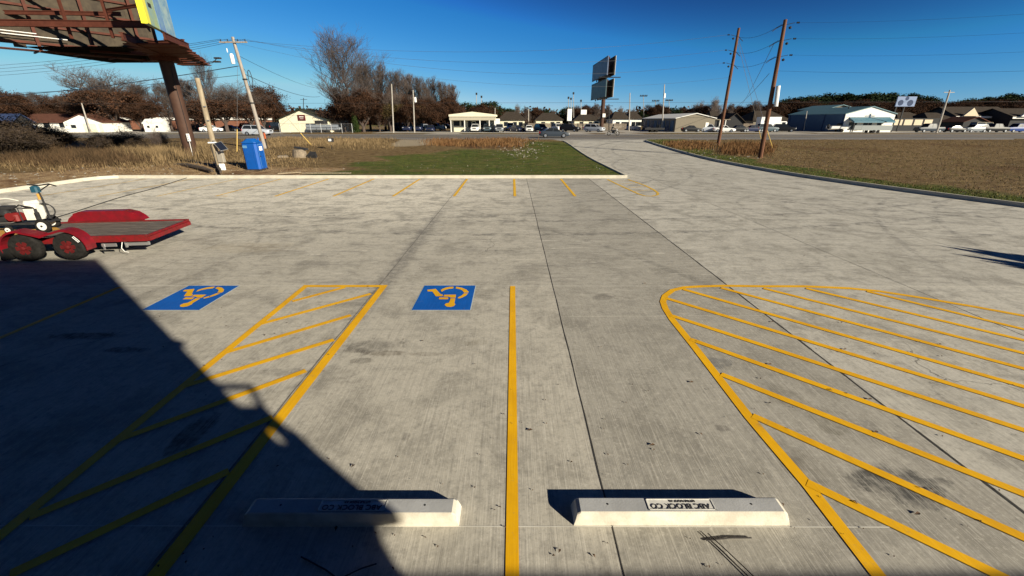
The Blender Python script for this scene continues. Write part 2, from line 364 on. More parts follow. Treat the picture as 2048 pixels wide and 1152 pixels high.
me = bpy.data.objects['parking_lot'].data
if me.polygons[0].normal.z < 0: me.flip_normals()

# ------------------------------------------------------------------ ground
def edge_dist(x, y, poly):
    best = 1e9
    for i in range(len(poly)-1):
        ax, ay = poly[i]; bx, by = poly[i+1]; dx, dy = bx-ax, by-ay
        t = max(0, min(1, ((x-ax)*dx+(y-ay)*dy)/(dx*dx+dy*dy+1e-9))); d = math.hypot(x-ax-dx*t, y-ay-dy*t)
        best = min(best, d)
    return best
rnd = random.Random(5)
gpts = []
def gridpts(x0, x1, y0, y1, s):
    x = x0
    while x <= x1:
        y = y0
        while y <= y1:
            gpts.append((x+rnd.uniform(-.2,.2)*s, y+rnd.uniform(-.2,.2)*s)); y += s
        x += s
gridpts(-60, 60, 24, 66, 1.4); gridpts(-60, -26, -14, 22, 4); gridpts(27, 60, -14, 22, 3)
gridpts(-240, 240, 70, 300, 12); gridpts(-240, -66, -60, 66, 12); gridpts(66, 240, -60, 66, 12); gridpts(-60, 60, -80, -20, 12)
for r in (400, 700, 1200, 2200, 4000):
    for k in range(28): gpts.append((r*cos(2*pi*k/28), r*sin(2*pi*k/28)))
gpts = [p for p in gpts if not inpoly(p[0], p[1], lot) and edge_dist(p[0], p[1], lot+[lot[0]]) > 0.5]
vs, fs = cdt(gpts, lotd, lambda x, y: not inpoly(x, y, lot))
right_poly = right_edge
def gz(x, y):
    d = edge_dist(x, y, lot+[lot[0]]) if abs(x) < 70 and y < 70 else 30
    base = hgt(y)
    kb = 0.10 if y < 62 else 0.0
    z = base+kb*(1 if d < 0.6 else max(0.3, 1-(d-.6)/20)) if y < 62.5 else base-0.02
    if y < 62 and d > 1.0:
        z += 0.10*min(1,(d-1)/3)*(sin(x*.41+1)*cos(y*.33)+.5*sin(x*.9+y*.7))
        if x < -12: z += 0.22*min(1, (d-1)/4)*min(1, (-12-x)/8)
    if 62 <= y and y < 64: z = RZ-0.03
    return z
gvz = [gz(x, y) for x, y in vs]
mb = MB(); mb.add([(x, y, z) for (x, y), z in zip(vs, gvz)], fs)
def sst(a, b, x): t = max(0, min(1, (x-a)/(b-a))); return t*t*(3-2*t)
attrs = {'green': [], 'dirt': [], 'gravel': [], 'rust': []}
for (x, y) in vs:
    g = d = gv = ru = 0.0
    if y < 66:
        if -14 < x < 6.8 and y > 24:      # lawn in the middle
            g = 1.0*(1-sst(39, 50, y+2*sin(x*.5)))*sst(-14.5, -8, x+1.5*sin(y))
            if x > 0: g = max(g, (1-sst(52, 60, y))*sst(-1, 4, x))
            gv = sst(48, 54, y)*(1-sst(62, 66, y))*sst(-19, -15, x)*(1-sst(-11, -8, x))
            ru = sst(44, 50, y)*sst(-8, -5, x)*(1-sst(2, 5, x))*.7
        if x >= 16:
            dd = edge_dist(x, y, right_poly)
            g = max(g, (1-sst(1.6, 4.2, dd+.8*sin(y*.8)))); ru = .22*sst(2, 5, dd)+.3*max(0, sin(x*.31+y*.2)*cos(y*.17-x*.05))
            g = max(g, .30*sst(.2, .8, sin(x*.23+1)*cos(y*.35+2)))
        if x <= -12:
            dd = edge_dist(x, y, left_edge+[(6.7, 25.25)])
            d = (1-sst(3.0, 6.5, dd+.8*sin(x*.7)))*.95+.22; ru = .25
        if -14 < x < -8: d = max(d, .35*(1-sst(27, 31, y)))
    elif y < 200: g = .28+.2*sin(x*.11)*cos(y*.17); ru = .1
    else: g = .5
    for k, v in zip(('green','dirt','gravel','rust'), (g, d, gv, ru)): attrs[k].append(max(0, min(1, v)))
def ground_material():
    m = bpy.data.materials.new("field_ground"); m.use_nodes = True; q = NB(m); b = q.n["Principled BSDF"]; p = q.pos()
    n1 = q.noise(p, 0.35, 6, 0.7, 0.5); n2 = q.noise(p, 2.0, 7, 0.75, 0.5); n3 = q.noise(p, 11, 6, 0.8); n4 = q.noise(q.mapping(p, (.5, 1.6, 1), (5,5,0)), 0.9, 7, 0.75, .6)
    straw = q.mix(q.mr(n2, .35, .65), (0.115, 0.072, 0.034), (0.255, 0.18, 0.088))
    straw = q.mix(q.math('MULTIPLY', q.mr(n4, .5, .7), .6), straw, (0.085, 0.068, 0.030))
    rust = q.mix(n2, (0.085, 0.050, 0.024), (0.16, 0.095, 0.046))
    green = q.mix(q.mr(n2, .35, .68), (0.045, 0.070, 0.012), (0.115, 0.145, 0.032))
    green = q.mix(q.math('MULTIPLY', q.mr(n4, .46, .62), .8), green, (0.17, 0.125, 0.055))
    dirt = q.mix(q.mr(n2, .38, .62), (0.25, 0.155, 0.078), (0.46, 0.33, 0.19))
    dirt = q.mix(q.mr(n1, .48, .66), dirt, (0.155, 0.085, 0.042))
    grav = q.mix(n3, (0.27, 0.225, 0.155), (0.40, 0.34, 0.25))
    def edge(a, k=0.6): return q.mr(q.math('ADD', q.attr(a), q.math('MULTIPLY', q.math('SUBTRACT', n1, 0.5), k*1.4)), 0.32, 0.62)
    col = q.mix(edge('rust'), straw, rust); col = q.mix(edge('dirt'), col, dirt); col = q.mix(edge('green'), col, green); col = q.mix(edge('gravel', .3), col, grav)
    col = q.mix(q.math('MULTIPLY', q.mr(n3, .5, .72), .55), col, (0.03, 0.022, 0.012))
    q.L.new(col, b.inputs["Base Color"]); b.inputs["Roughness"].default_value = 0.95; b.inputs["Specular IOR Level"].default_value = 0.1
    bp = q.n.new("ShaderNodeBump"); bp.inputs["Strength"].default_value = 0.9; bp.inputs["Distance"].default_value = 0.12
    q.L.new(q.math('ADD', n3, q.math('MULTIPLY', n2, 1.5)), bp.inputs["Height"]); q.L.new(bp.outputs[0], b.inputs["Normal"]); return m
M_ground = ground_material()
go = struct(mb.build('ground', M_ground, smooth=True, fix=False))
if go.data.polygons[0].normal.z < 0: go.data.flip_normals()
for k, v in attrs.items():
    a = go.data.attributes.new(k, 'FLOAT', 'POINT'); a.data.foreach_set('value', v)

# kerbs: real step of 0.14 m
def kerb(path, name, outward, mt):
    mb = MB(); rings = []
    n = len(path)
    for i, p in enumerate(path):
        a = path[max(i-1,0)]; c = path[min(i+1,n-1)]; t = Vector((c[0]-a[0], c[1]-a[1])).normalized(); o = Vector((t.y, -t.x))*outward
        z = hgt(p[1]); f = 1-sst(58, 62, p[1])
        prof = [(0, -.05), (0.0, .14*f+.003), (.02, .16*f+.006), (.14, .16*f+.006), (.16, .14*f+.003), (.16, -.1)]
        rings.append([Vector((p[0]+o.x*s, p[1]+o.y*s, z+h)) for s, h in prof])
    mb.loft(rings); return struct(mb.build(name, mt))
kerb(densify(left_edge+[(6.7,25.25)], 3)[:-6] if False else [p for p in left_edge]+[(x, 25.25) for x in range(-21, 7, 3)]+[(6.7, 25.25)], 'kerb', -1, M_kerb)
kerb([(6.88, 25.43)]+[(6.88, y) for y in range(28, 56, 3)]+[(6.78, 57.0), (5.75, 61.1)], 'kerb', -1, M_kerb)
kerb(right_edge[:-2], 'kerb', 1, M_kerb)

# ------------------------------------------------------------------ highway and lots across it
M_asph = mat("asphalt", (0.13, 0.12, 0.112), 0.9, var=.15, scale=.3, bump=.2, bscale=8)
M_should = mat("shoulder_asphalt", (0.20, 0.182, 0.165), 0.9, var=.12, scale=.4)
M_lot2 = mat("gravel_lot", (0.34, 0.31, 0.265), 0.95, var=.18, scale=.25)
M_line = mat("road_line", (0.6, 0.58, 0.52), 0.8)
M_liney = mat("road_line_yellow", (0.45, 0.30, 0.05), 0.8)
mb = MB().sheet([(-400,63.0),(400,63.0),(400,66.0),(-400,66.0)], RZ+.006); struct(mb.build('road_shoulder', M_should, fix=False))
mb = MB().sheet([(-400,66.0),(400,66.0),(400,84.0),(-400,84.0)], RZ+.010); struct(mb.build('highway', M_asph, fix=False))
mb = MB().sheet([(-400,84.0),(400,84.0),(400,87.0),(-400,87.0)], RZ+.006); struct(mb.build('road_shoulder', M_should, fix=False))
mb = MB()
for y in (66.3, 83.6): mb.sheet([(-300,y),(300,y),(300,y+.15),(-300,y+.15)], RZ+.016)
for y in (70.0, 79.6):
    for k in range(-24, 24): mb.sheet([(k*12,y),(k*12+3,y),(k*12+3,y+.14),(k*12,y+.14)], RZ+.016)
struct(mb.build('road_marking', M_line, fix=False))
mb = MB()
for y in (73.0, 73.4, 76.6, 77.0): mb.sheet([(-300,y),(300,y),(300,y+.13),(-300,y+.13)], RZ+.016)
struct(mb.build('road_marking', M_liney, fix=False))
mb = MB()
def xs(a, b, y0, y1): # lot strip from photo columns a..b
    x0 = P(a, 262, y0).x; x1 = P(b, 262, y0).x
    mb.sheet([(x0, y0), (x1, y0), (x1*1.02, y1), (x0*1.02, y1)], RZ+.012)
xs(-200, 560, 92, 112); xs(740, 1250, 94, 118); xs(1255, 1640, 95, 124); xs(1640, 2400, 93, 120)
for a, b in ((180, 260), (865, 905), (1230, 1275), (1560, 1640), (1150, 1172)):
    x0 = P(a, 262, 87).x; x1 = P(b, 262, 87).x
    mb.sheet([(x0-2, 87.0), (x1+2, 87.0), (x1, 95), (x0, 95)], RZ+.008)
struct(mb.build('frontage_lot', M_lot2, fix=False))

# ------------------------------------------------------------------ joints and chalk
def strip(mb, a, b, w, z=.004):
    a = Vector((a[0], a[1])); b = Vector((b[0], b[1])); t = (b-a).normalized(); n = Vector((-t.y, t.x))*w/2
    mb.sheet([a-n, b-n, b+n, a+n], z)
def wobble(mb, a, b, w, z, k, amp, seed):
    r = random.Random(seed); pts = []
    for i in range(k+1):
        t = i/k; pts.append(Vector((a[0]+(b[0]-a[0])*t+r.uniform(-amp,amp), a[1]+(b[1]-a[1])*t)))
    for i in range(k): strip(mb, pts[i], pts[i+1], w*r.uniform(.7,1.2), z)
mb = MB(); wobble(mb, (.85, -3), (.85, 25.1), .014, .003, 60, .004, 1); wobble(mb, (4.5, -3), (4.5, 25.1), .026, .003, 80, .006, 2)
struct(mb.build('expansion_joint', M_joint, fix=False))
mb = MB(); wobble(mb, (-2.80, -3), (-2.72, 25.1), .02, .003, 80, .006, 3); wobble(mb, (8.2, -3), (8.2, 25.1), .012, .003, 40, .004, 4)
wobble(mb, (-8.2, -3), (-8.2, 25.1), .010, .003, 40, .004, 5); wobble(mb, (12.0, -3), (12.0, 40), .012, .003, 40, .004, 6)
for y in (30.0, 36.0): strip(mb, (6.7, y), (17.0, y+.3), .03, .004)
struct(mb.build('saw_cut_joint', M_jointl, fix=False))
mb = MB()
strip(mb, (-11.5, 8.03), (12, 8.0), .013, .0025); strip(mb, (-8, 2.52), (3.2, 2.50), .009, .0025); strip(mb, (1.0, 6.57), (4.4, 6.60), .008, .0025)
struct(mb.build('chalk_line', M_chalk, fix=False))

# ------------------------------------------------------------------ painted markings
def poly_strip(mb, pts, w, z=.006):
    pts = [Vector((p[0], p[1])) for p in pts]; n = len(pts); L = []; R = []
    for i, p in enumerate(pts):
        t = (pts[min(i+1,n-1)]-pts[max(i-1,0)]).normalized(); q = Vector((-t.y, t.x))*w/2; L.append(p+q); R.append(p-q)
    for i in range(n-1): mb.sheet([R[i], R[i+1], L[i+1], L[i]], z)
def sp(*pp): return [G(x, y).to_2d() for x, y in pp]
mb = MB(); poly_strip(mb, [(.015, 8.0), (.0, 1.2)], .105)
tag(mb.build('parking_line', M_yel, fix=False), 'single straight yellow line running between the two concrete parking blocks', 'parking line')
mb = MB(); poly_strip(mb, [(-8.1, 7.95), (-8.1, 3.0)], .10)
tag(mb.build('parking_line', M_yel, fix=False), 'yellow parking line lying wholly in the dark shadow at far left', 'parking line')
# hatched aisle
mb = MB()
poly_strip(mb, [(-4.28, 7.98), (-4.24, 1.2)], .115); poly_strip(mb, [(-2.66, 8.04), (-2.70, 1.2)], .135); poly_strip(mb, [(-4.34, 8.0), (-2.60, 8.0)], .115, .0066)
for i, (a, b) in enumerate((((585,603),(690,575)), ((523,648),(742,588)), ((450,706),(702,631)), ((372,772),(668,680)), ((222,886),(612,742)), ((60,1035),(545,835)), ((20,1150),(458,943)))):
    poly_strip(mb, sp(a, b), .10, .0072+i*.0001)
tag(mb.build('access_aisle', M_yel, fix=False), 'yellow hatched aisle between the two blue squares, half in shadow', 'road marking')
# hatched island
mb = MB()
out = sp((1790,1190),(1755,1150),(1617,973),(1500,837),(1389,694),(1345,640),(1331,618),(1326,604),(1330,592),(1345,581),(1370,575),(1405,573),(1450,572),(1530,573),(1610,573),(1700,577),(1760,583),(1850,597),(1950,614),(2048,632),(2180,656))
poly_strip(mb, out, .115, .006)
for i, (a, b) in enumerate((((1734,583),(2048,659)),((1612,577),(2048,681)),((1527,577),(2048,707)),((1442,576),(2048,738)),((1367,579),(2048,774)),((1333,597),(2048,813)),((1341,631),(2048,861)),((1381,679),(2048,918)),((1442,749),(2048,989)),((1505,832),(2048,1076)),((1614,966),(1983,1145)))):
    A, B = sp(a, b); B = A+(B-A)*1.35; poly_strip(mb, [A, B], .104, .0072+i*.0001)
tag(mb.build('hatched_island', M_yel, fix=False), 'large yellow hatched island with a rounded corner at the right', 'road marking')
# far bays
xsl = [-21.4, -18.7, -16.05, -13.4, -10.72, -8.08, -5.38, -2.62, .13, 2.86]
names = ['leftmost', 'second', 'third', 'fourth', 'fifth', 'sixth', 'seventh', 'eighth', 'ninth', 'tenth']
for i, x in enumerate(xsl):
    mb = MB()
    if i == 3: poly_strip(mb, [(-13.5, 24.9), (-13.42, 19.0), (-12.9, 19.0)], .09)
    else: poly_strip(mb, [(x, 24.9), (x, 18.95)], (.08 if i < 3 else .125))
    tag(mb.build('parking_line', M_yelw if i < 3 else M_yelf, fix=False), names[i]+' yellow bay line from the left along the far kerb'+(', thin and worn' if i < 3 else (', hooked at its end' if i == 3 else '')), 'parking line', 'bay lines at the far kerb')
mb = MB(); poly_strip(mb, sp((1215,359),(1240,371),(1262,381),(1277,388),(1290,392),(1304,392.5),(1315,390),(1316,386),(1308,380),(1290,371),(1256,359)), .12)
tag(mb.build('painted_island', M_yelw, fix=False), 'small yellow outlined island with a rounded end at the far kerb', 'road marking')
for a, b in (((1228,362),(1262,362)),((1240,368),(1275,366)),((1256,376),(1290,373)),((1270,383),(1303,379))):
    mb = MB(); poly_strip(mb, sp(a, b), .05, .0035); mb.build('hatch', M_yelw, bpy.data.objects['painted_island'], fix=False)
# symbols
cp = lambda x, y: G(820+x*.0738, 555+y*.0738).to_2d()
shapes = [[(470,345),(700,318),(790,420),(830,462),(885,470),(885,520),(700,520),(610,392),(480,388)],
 [(925,480),(1245,475),(1238,560),(1100,556),(1060,532),(905,528)], [(795,552),(1040,552),(1030,602),(782,602)],
 [(1100,575),(1230,575),(1205,705),(1230,740),(1190,790),(1100,812),(1000,802),(935,758),(970,715),(1055,697),(1082,640)],
 [(835,350),(890,315),(980,280),(1080,263),(1180,260),(1172,308),(1050,320),(930,355),(862,402)],
 [(1250,262),(1400,286),(1530,338),(1590,395),(1580,422),(1462,422),(1430,370),(1360,332),(1240,305)],
 [(1465,440),(1575,440),(1520,500),(1430,550),(1340,582),(1290,570),(1310,545),(1400,500)]]
def symbol(x0, x1, y0, y1, label, dx):
    mb = MB().sheet([(x0,y0),(x1,y0),(x1,y1),(x0,y1)], .006); o = mb.build('accessible_symbol', M_blue, fix=False)
    tag(o, label, 'road marking', 'blue accessible parking squares')
    s = MB()
    for sh in shapes:
        s.sheet([cp(*p)+Vector((dx, 0)) for p in sh], .010)
    s.build('wheelchair_figure', M_yel, o, fix=False)
    e = MB()
    for a, b in (((x0,y0),(x1,y0)),((x1,y0),(x1,y1)),((x1,y1),(x0,y1)),((x0,y1),(x0,y0))): strip(e, a, b, .03, .003)
    e.build('overspray_edge', M_rim, o, fix=False)
symbol(-1.82, -.76, 6.83, 8.03, 'blue square with yellow wheelchair right of the hatched aisle', 0)
symbol(-6.72, -5.68, 6.83, 8.02, 'blue square with yellow wheelchair cut by the shadow edge', -4.92)

# ------------------------------------------------------------------ parking blocks
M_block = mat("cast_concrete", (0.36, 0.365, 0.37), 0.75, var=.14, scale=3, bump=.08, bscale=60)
M_block_sunlit = mat("cast_concrete_sunlit", (0.70, 0.67, 0.58), 0.8, col2=(.52,.48,.40), scale=4, bump=.12, bscale=70)  # paler copy of the block concrete, sunlight painted into its colour
M_plate = mat("cast_plate", (0.62, 0.61, 0.57), 0.8, var=.1, scale=9)
M_letter = mat("letter_shadowed_relief", (0.05, 0.05, 0.055), 0.8)
def text_mesh(body, size, loc, rz, mt, parent, name, ext=.003):
    c = bpy.data.curves.new(name, 'FONT'); c.body = body; c.size = size; c.extrude = ext; c.align_x = 'CENTER'; c.align_y = 'CENTER'
    t = bpy.data.objects.new(name, c); COL.objects.link(t); dg = bpy.context.evaluated_depsgraph_get(); dg.update()
    me = bpy.data.meshes.new_from_object(t.evaluated_get(dg)); bpy.data.objects.remove(t); bpy.data.curves.remove(c)
    me.materials.clear(); me.materials.append(mt); o = bpy.data.objects.new(name, me); COL.objects.link(o)
    o.parent = parent; o.location = loc; o.rotation_euler = (0, 0, rz) if not isinstance(rz, tuple) else rz; return o
def parking_block(cx, y0, label):
    r = empty('parking_block', (cx, y0, .0)); tag(r, label, 'parking block', 'concrete parking blocks in front of the store')
    L = .92; Dp = .20; hh = .128
    prof = [(0, 0), (0.006, .055), (.022, .120), (.032, hh), (.165, hh), (.178, .120), (.198, .03), (.2, 0)]
    n = len(prof); rings = []
    for x, sh in ((-L, 0), (-L+.045, 1)), ((L-.045, 1), (L, 0)):
        pass
    rings = []
    for x, k in ((-L, .86), (-L+.03, 1), (L-.03, 1), (L, .86)):
        rings.append([Vector((x + ((-1 if x < 0 else 1)*-.03*z/hh), y, z*k)) for y, z in prof])
    b = MB().loft(rings)
    o = b.build('block_body', [M_block, M_block_sunlit], r)
    me = o.data; me.polygons.foreach_set('material_index', [1 if (p.normal.y < -.35 or p.normal.x > .5) else 0 for p in me.polygons])  # faces turned to the sun take the paler copy
    k = MB()   # raised border round a sunk name panel
    x0, x1, ya, yb, z = -.28, .29, .045, .155, hh+.0005
    k.box(x0, x1, ya, ya+.006, z, z+.006); k.box(x0, x1, yb-.006, yb, z, z+.006); k.box(x0, x0+.007, ya, yb, z, z+.006); k.box(x1-.007, x1, ya, yb, z, z+.006)
    k.box(x0, x1, ya, yb, z-.001, z+.001); pl = k.build('name_plate', M_plate, r)
    text_mesh("ABC BLOCK CO", .070, (0.0, .082, z+.003), pi, M_letter, pl, 'lettering')
    text_mesh("LITTLE ROCK AR", .030, (0.03, .133, z+.003), pi, M_letter, pl, 'lettering')
    for x in (-.62, .62): MB().lathe([(.009, hh+.0005), (.009, hh+.002)], 10, Matrix.Translation((x, .105, 0))).build('pin_hole', M_black, r)
    return r
parking_block(1.445, 2.515, 'fully sunlit concrete parking block with cast lettering, at the right')
parking_block(-1.37, 2.505, 'concrete parking block half hidden in shadow, at the left')

# ------------------------------------------------------------------ small litter on the concrete
M_leaf = mat("dry_leaf", (0.035, 0.02, 0.012), 0.9, col2=(.09,.05,.025), scale=3)
r = random.Random(11); mb = MB()
for i in range(190):
    px = r.uniform(300, 2048); py = 500+(r.random()**1.3)*640; p = G(px, py)
    if p.x < -9 and p.y > 8: continue
    s = r.uniform(.006, .016) * (1.0 if r.random() < .85 else 1.7); a = r.uniform(0, pi); c, d = cos(a)*s, sin(a)*s
    mb.add([(p.x-c, p.y-d, .008), (p.x+d*.5, p.y-c*.5, .008+s*.5), (p.x+c, p.y+d, .009), (p.x-d*.5, p.y+c*.5, .016+s*.3)], [(0,1,2,3)])
for (px, py) in ((1740,800),(1752,866),(1383,766),(1305,892),(1540,730),(1060,862),(1835,1030),(1690,700),(1290,568),(1880,690),(1545,645)):
    p = G(px, py); s = .035
    mb.add([(p.x-s, p.y, .009), (p.x, p.y-s*.4, .02), (p.x+s*.9, p.y+.3*s, .012), (p.x+.1*s, p.y+s*.5, .025)], [(0,1,2,3)])
tag(mb.build('fallen_leaves', M_leaf, fix=False), kind='stuff', label='small dark dry leaves scattered over the concrete', cat='leaves')
M_rebar = mat("dark_bent_wire", (0.025, 0.02, 0.018), 0.7)
mb = MB(); mb.tube([(1.585, 2.44, .012), (1.68, 2.28, .014), (1.83, 1.98, .012)], .0045, 6); mb.tube([(1.625, 2.43, .02), (1.71, 2.28, .02), (1.87, 1.98, .02)], .0045, 6); mb.tube([(1.59, 2.37, .014), (1.80, 2.39, .018), (1.97, 2.395, .012)], .006, 6)
tag(mb.build('bent_wire', M_rebar), 'dark bent wire lying on sunlit concrete in front of the right parking block', 'wire', 'bent wires on the concrete')
mb = MB(); mb.tube([(-1.66, 2.235, .012), (-1.42, 2.13, .014), (-1.28, 2.05, .012)], .006, 6); mb.tube([(-1.30, 2.06, .014), (-1.15, 2.14, .018), (-1.05, 2.18, .012)], .0055, 6)
tag(mb.build('bent_wire', M_rebar), 'dark bent wire lying in the shadow near the left parking block', 'wire', 'bent wires on the concrete')
mb = MB(); pts = catmull([(-15.9, 13.9), (-16.4, 15.6), (-17.4, 18.6), (-18.0, 21.2), (-19.1, 24.6), (-19.3, 25.3)], 8)
mb.tube([(p[0], p[1], .018) for p in pts], .016, 6)
tag(mb.build('extension_cord', M_dark), 'long dark cord lying on the concrete behind the red trailer', 'cord')
mb = MB(); mb.tube([(p[0], p[1], .008) for p in catmull([(-13.7,13.0),(-13.55,14.2),(-13.5,15.4),(-13.9,16.4)],8)], .03, 6)

# ------------------------------------------------------------------ the store that throws the big shadow
M_store = mat("store_wall", (0.06, 0.055, 0.05), 0.8, var=.08, scale=2); M_storer = mat("store_trim", (0.10, 0.10, 0.11), 0.5)
st = empty('store_building', (0, -3.0, 0)); tag(st, 'store front with a tall left block and a low right wing behind the photographer', 'building')
fy = 0.0
RUN = 1/tan(SUN_EL); ry = RUN*abs(cos(SUN_AZ)); rx = RUN*sin(SUN_AZ)
hT = (9.82+3.0)/ry
xE = -10.29+rx*hT
MB().box(-40, xE, -12, 0, 0, hT).build('tall_wall', M_store, st)
hW = (2.125+3.0)/ry
MB().box(xE+.01, 32, -12, 0, 0, hW).build('wing_wall', M_store, st)
k = MB(); k.box(-40, xE-.3, .003, .25, hT-.6, hT-.35); k.build('fascia', M_storer, st)
# unseen plates, cut to shape the shadow of the tall wall's edge
def edge_plate(*polys):
    for pl_ in polys: MB().prism_xz([(xE+x_, z_) for x_, z_ in pl_], -.05, -.005).build('shadow_plate', M_storer, st)
edge_plate([(0,4.61),(.44,4.60),(.44,4.55),(0,4.53)], [(.44,4.545),(.31,4.335),(.24,4.335),(.37,4.525)], [(0,4.33),(.31,4.33),(.30,4.22),(.315,4.085),(0,4.085)],
    [(0,4.08),(.05,4.08),(.05,3.965),(0,3.965)], [(.17,4.08),(.28,4.08),(.28,3.965),(.17,3.965)], [(.315,4.08),(.365,4.08),(.36,3.905),(.315,3.905)], [(0,3.96),(.28,3.96),(.28,3.905),(0,3.905)],
    [(0,3.90),(.36,3.90),(.36,3.84),(.40,3.59),(.405,3.39),(.195,3.34),(.09,3.24),(0,3.09)])
edge_plate([(.0,5.32),(.11,5.30),(.10,5.20),(0,5.16)])
for x in (-14, -9, -4, 1): 
    MB().box(x, x+3, .003, .05, .8, 2.6).build('window', M_dark, st)
MB().box(7, 9, .003, .06, .02, 2.2).build('door', M_dark, st)
# unseen spiky shape added off frame at the right to cast shadow tips
def shadow_src(px, py, z): g = G(px, py); return Vector((g.x+rx*z, g.y-ry*z, z))
k = MB()
fr = empty('shadow_caster', shadow_src(2048, 536, 0.0)); base = shadow_src(2060, 545, 2.3); fr.location = (base.x, base.y, 0)
tag(fr, 'unseen spiky shape added to cast shadow tips at the right side of the lot', 'shadow caster')
tips = [shadow_src(1870, 490, 3.6), shadow_src(1903, 491, 3.35), shadow_src(1898, 506, 3.2), shadow_src(1960, 500, 3.1), shadow_src(1950, 519, 2.9), shadow_src(2010,505,2.9), shadow_src(2000,530,2.7)]
for t in tips:
    t = t-Vector((base.x, base.y, 0)); k.tube([(0, 0, .6), t*0.55+Vector((0,0,.3)), t*.85, t], [.10, .30, .17, .004], 6)
k.build('caster_blade', mat("caster_green", (0.05,0.09,0.03), .6), fr)
k = MB(); k.lathe([(.25, 0), (.34, .6), (.30, .6)], 16); k.build('caster_base', M_store, fr)

# ================================================================== objects of the lot: trailer and line striper
M_red = mat("red_trailer_paint", (0.20, 0.006, 0.010), 0.5, col2=(.10,.012,.010), scale=7, spec=.4, bump=.1)
M_reddk = mat("red_fender_paint", (0.20, 0.005, 0.012), 0.4, col2=(.12,.008,.012), scale=5, spec=.5)
M_deck = mat("weathered_deck", (0.045, 0.035, 0.030), 0.85, col2=(.17,.145,.125), scale=5, stretch=(.5, 9, 1), bump=.3, bscale=20)
M_decky = mat("yellow_spilt_paint", (0.60, 0.30, 0.02), 0.7, col2=(.42,.25,.08), scale=6)
M_rimr = mat("red_wheel", (0.10, 0.010, 0.010), 0.45, var=.3, scale=8)
tr = empty('flatbed_trailer', (-9.20, 10.15, 0), radians(7.0)); tag(tr, 'red tandem axle flatbed trailer parked at the left edge', 'trailer')
W = 1.84; LL = 5.6; dz = .50
k = MB()
for i in range(10): y0 = .07+i*(W-.14)/10; k.box(-LL, -.06, y0+.004, y0+(W-.14)/10-.004, dz-.03, dz+(.003 if i % 2 else 0))
k.build('deck', M_deck, tr)
k = MB()
k.sheet([(-4.6,.25),(-3.0,.45),(-2.7,1.0),(-3.3,1.5),(-4.0,1.75),(-5.2,1.6),(-5.4,.5)], dz+.008)
k.build('paint_spill', M_decky, tr, fix=False)
k = MB(); k.box(-LL, -.002, 0, .065, dz-.13, dz+.03); k.build('side_rail', M_red, tr)
k = MB(); k.box(-LL, -.002, W-.065, W, dz-.13, dz+.03); k.build('side_rail', M_red, tr)
k = MB(); k.box(-.06, 0, .066, W-.066, dz-.13, dz+.012); k.box(.001, .05, .05, W-.05, dz-.13, dz-.03); k.build('rear_rail', M_red, tr)
k = MB()
for x in (-.9, -1.7, -2.5, -3.3, -4.1, -4.9): k.box(x, x+.06, .07, W-.07, dz-.12, dz-.035)
k.build('cross_member', M_dark, tr)
def fender(y0, y1, name):
    k = MB(); prof = []
    cxa, cxb, Rr, zc = -1.62, -2.58, .44, .34
    pts = []
    for i in range(9): a = radians(-8+i*98/8); pts.append((cxa+Rr*cos(a), zc+Rr*sin(a)))
    if name == 'near':
        pts += [(-1.95, .69), (-2.10, .64), (-2.25, .69)]
    for i in range(9): a = radians(90+i*98/8); pts.append((cxb+Rr*cos(a), zc+Rr*sin(a)))
    inner = [(x*1.0+(.012 if x < -2.1 else -.012), z-.03) for x, z in pts]
    for i in range(len(pts)-1):
        a, b, c, d = pts[i], pts[i+1], inner[i+1], inner[i]
        k.prism_xz([a, b, c, d], y0, y1)
    # skirt on the outer side
    n = len(pts); sk = [Vector((x, y0-.003, z)) for x, z in pts]; lo = [Vector((x*.998, y0-.003, z-(.05 if .0 < i < n else 0))) for i, (x, z) in enumerate(pts)]
    k.add(sk+lo+[v+Vector((0,.01,0)) for v in sk]+[v+Vector((0,.01,0)) for v in lo], [(i, i+1, n+i+1, n+i) for i in range(n-1)]+[(2*n+i, 3*n+i, 3*n+i+1, 2*n+i+1) for i in range(n-1)])
    return k.build('fender', M_reddk, tr)
fn = fender(-.30, -.002, 'near')
# far fender: rounded plate seen over the deck
k = MB(); pts = [(-1.22,dz+.03),(-1.30,dz+.12),(-1.46,dz+.22),(-1.66,dz+.275),(-2.80,dz+.275),(-2.98,dz+.22),(-3.12,dz+.12),(-3.18,dz+.03)]
k.prism_xz(pts, W+.002, W+.03); k.prism_xz([(x, z+.03) for x, z in pts[2:6]]+[(x, z) for x, z in reversed(pts[2:6])], W+.002, W+.28)
k.prism_xz([pts[0],(pts[1][0]+.02,pts[1][1]),(pts[2][0]+.02,pts[2][1]+.028),pts[2],pts[1]], W+.031, W+.28)
k.build('fender', M_reddk, tr)
k = MB(); 
k.add([Vector((cosx, -.306, z)) for cosx, z in ((-1.35,.62),(-1.26,.49),(-1.31,.46),(-1.40,.59))], [(0,1,2,3)])
dcl = k.build('reflector_strip', M_white, fn, fix=False)
k = MB()
for j in range(5):
    t = .12+j*.18; x = -1.375+(.085)*t*1.05; z = .605-.13*t; k.box(x-.006, x+.016, -.3085, -.3065, z-.012, z+.010)
k.build('mark', M_black, dcl)
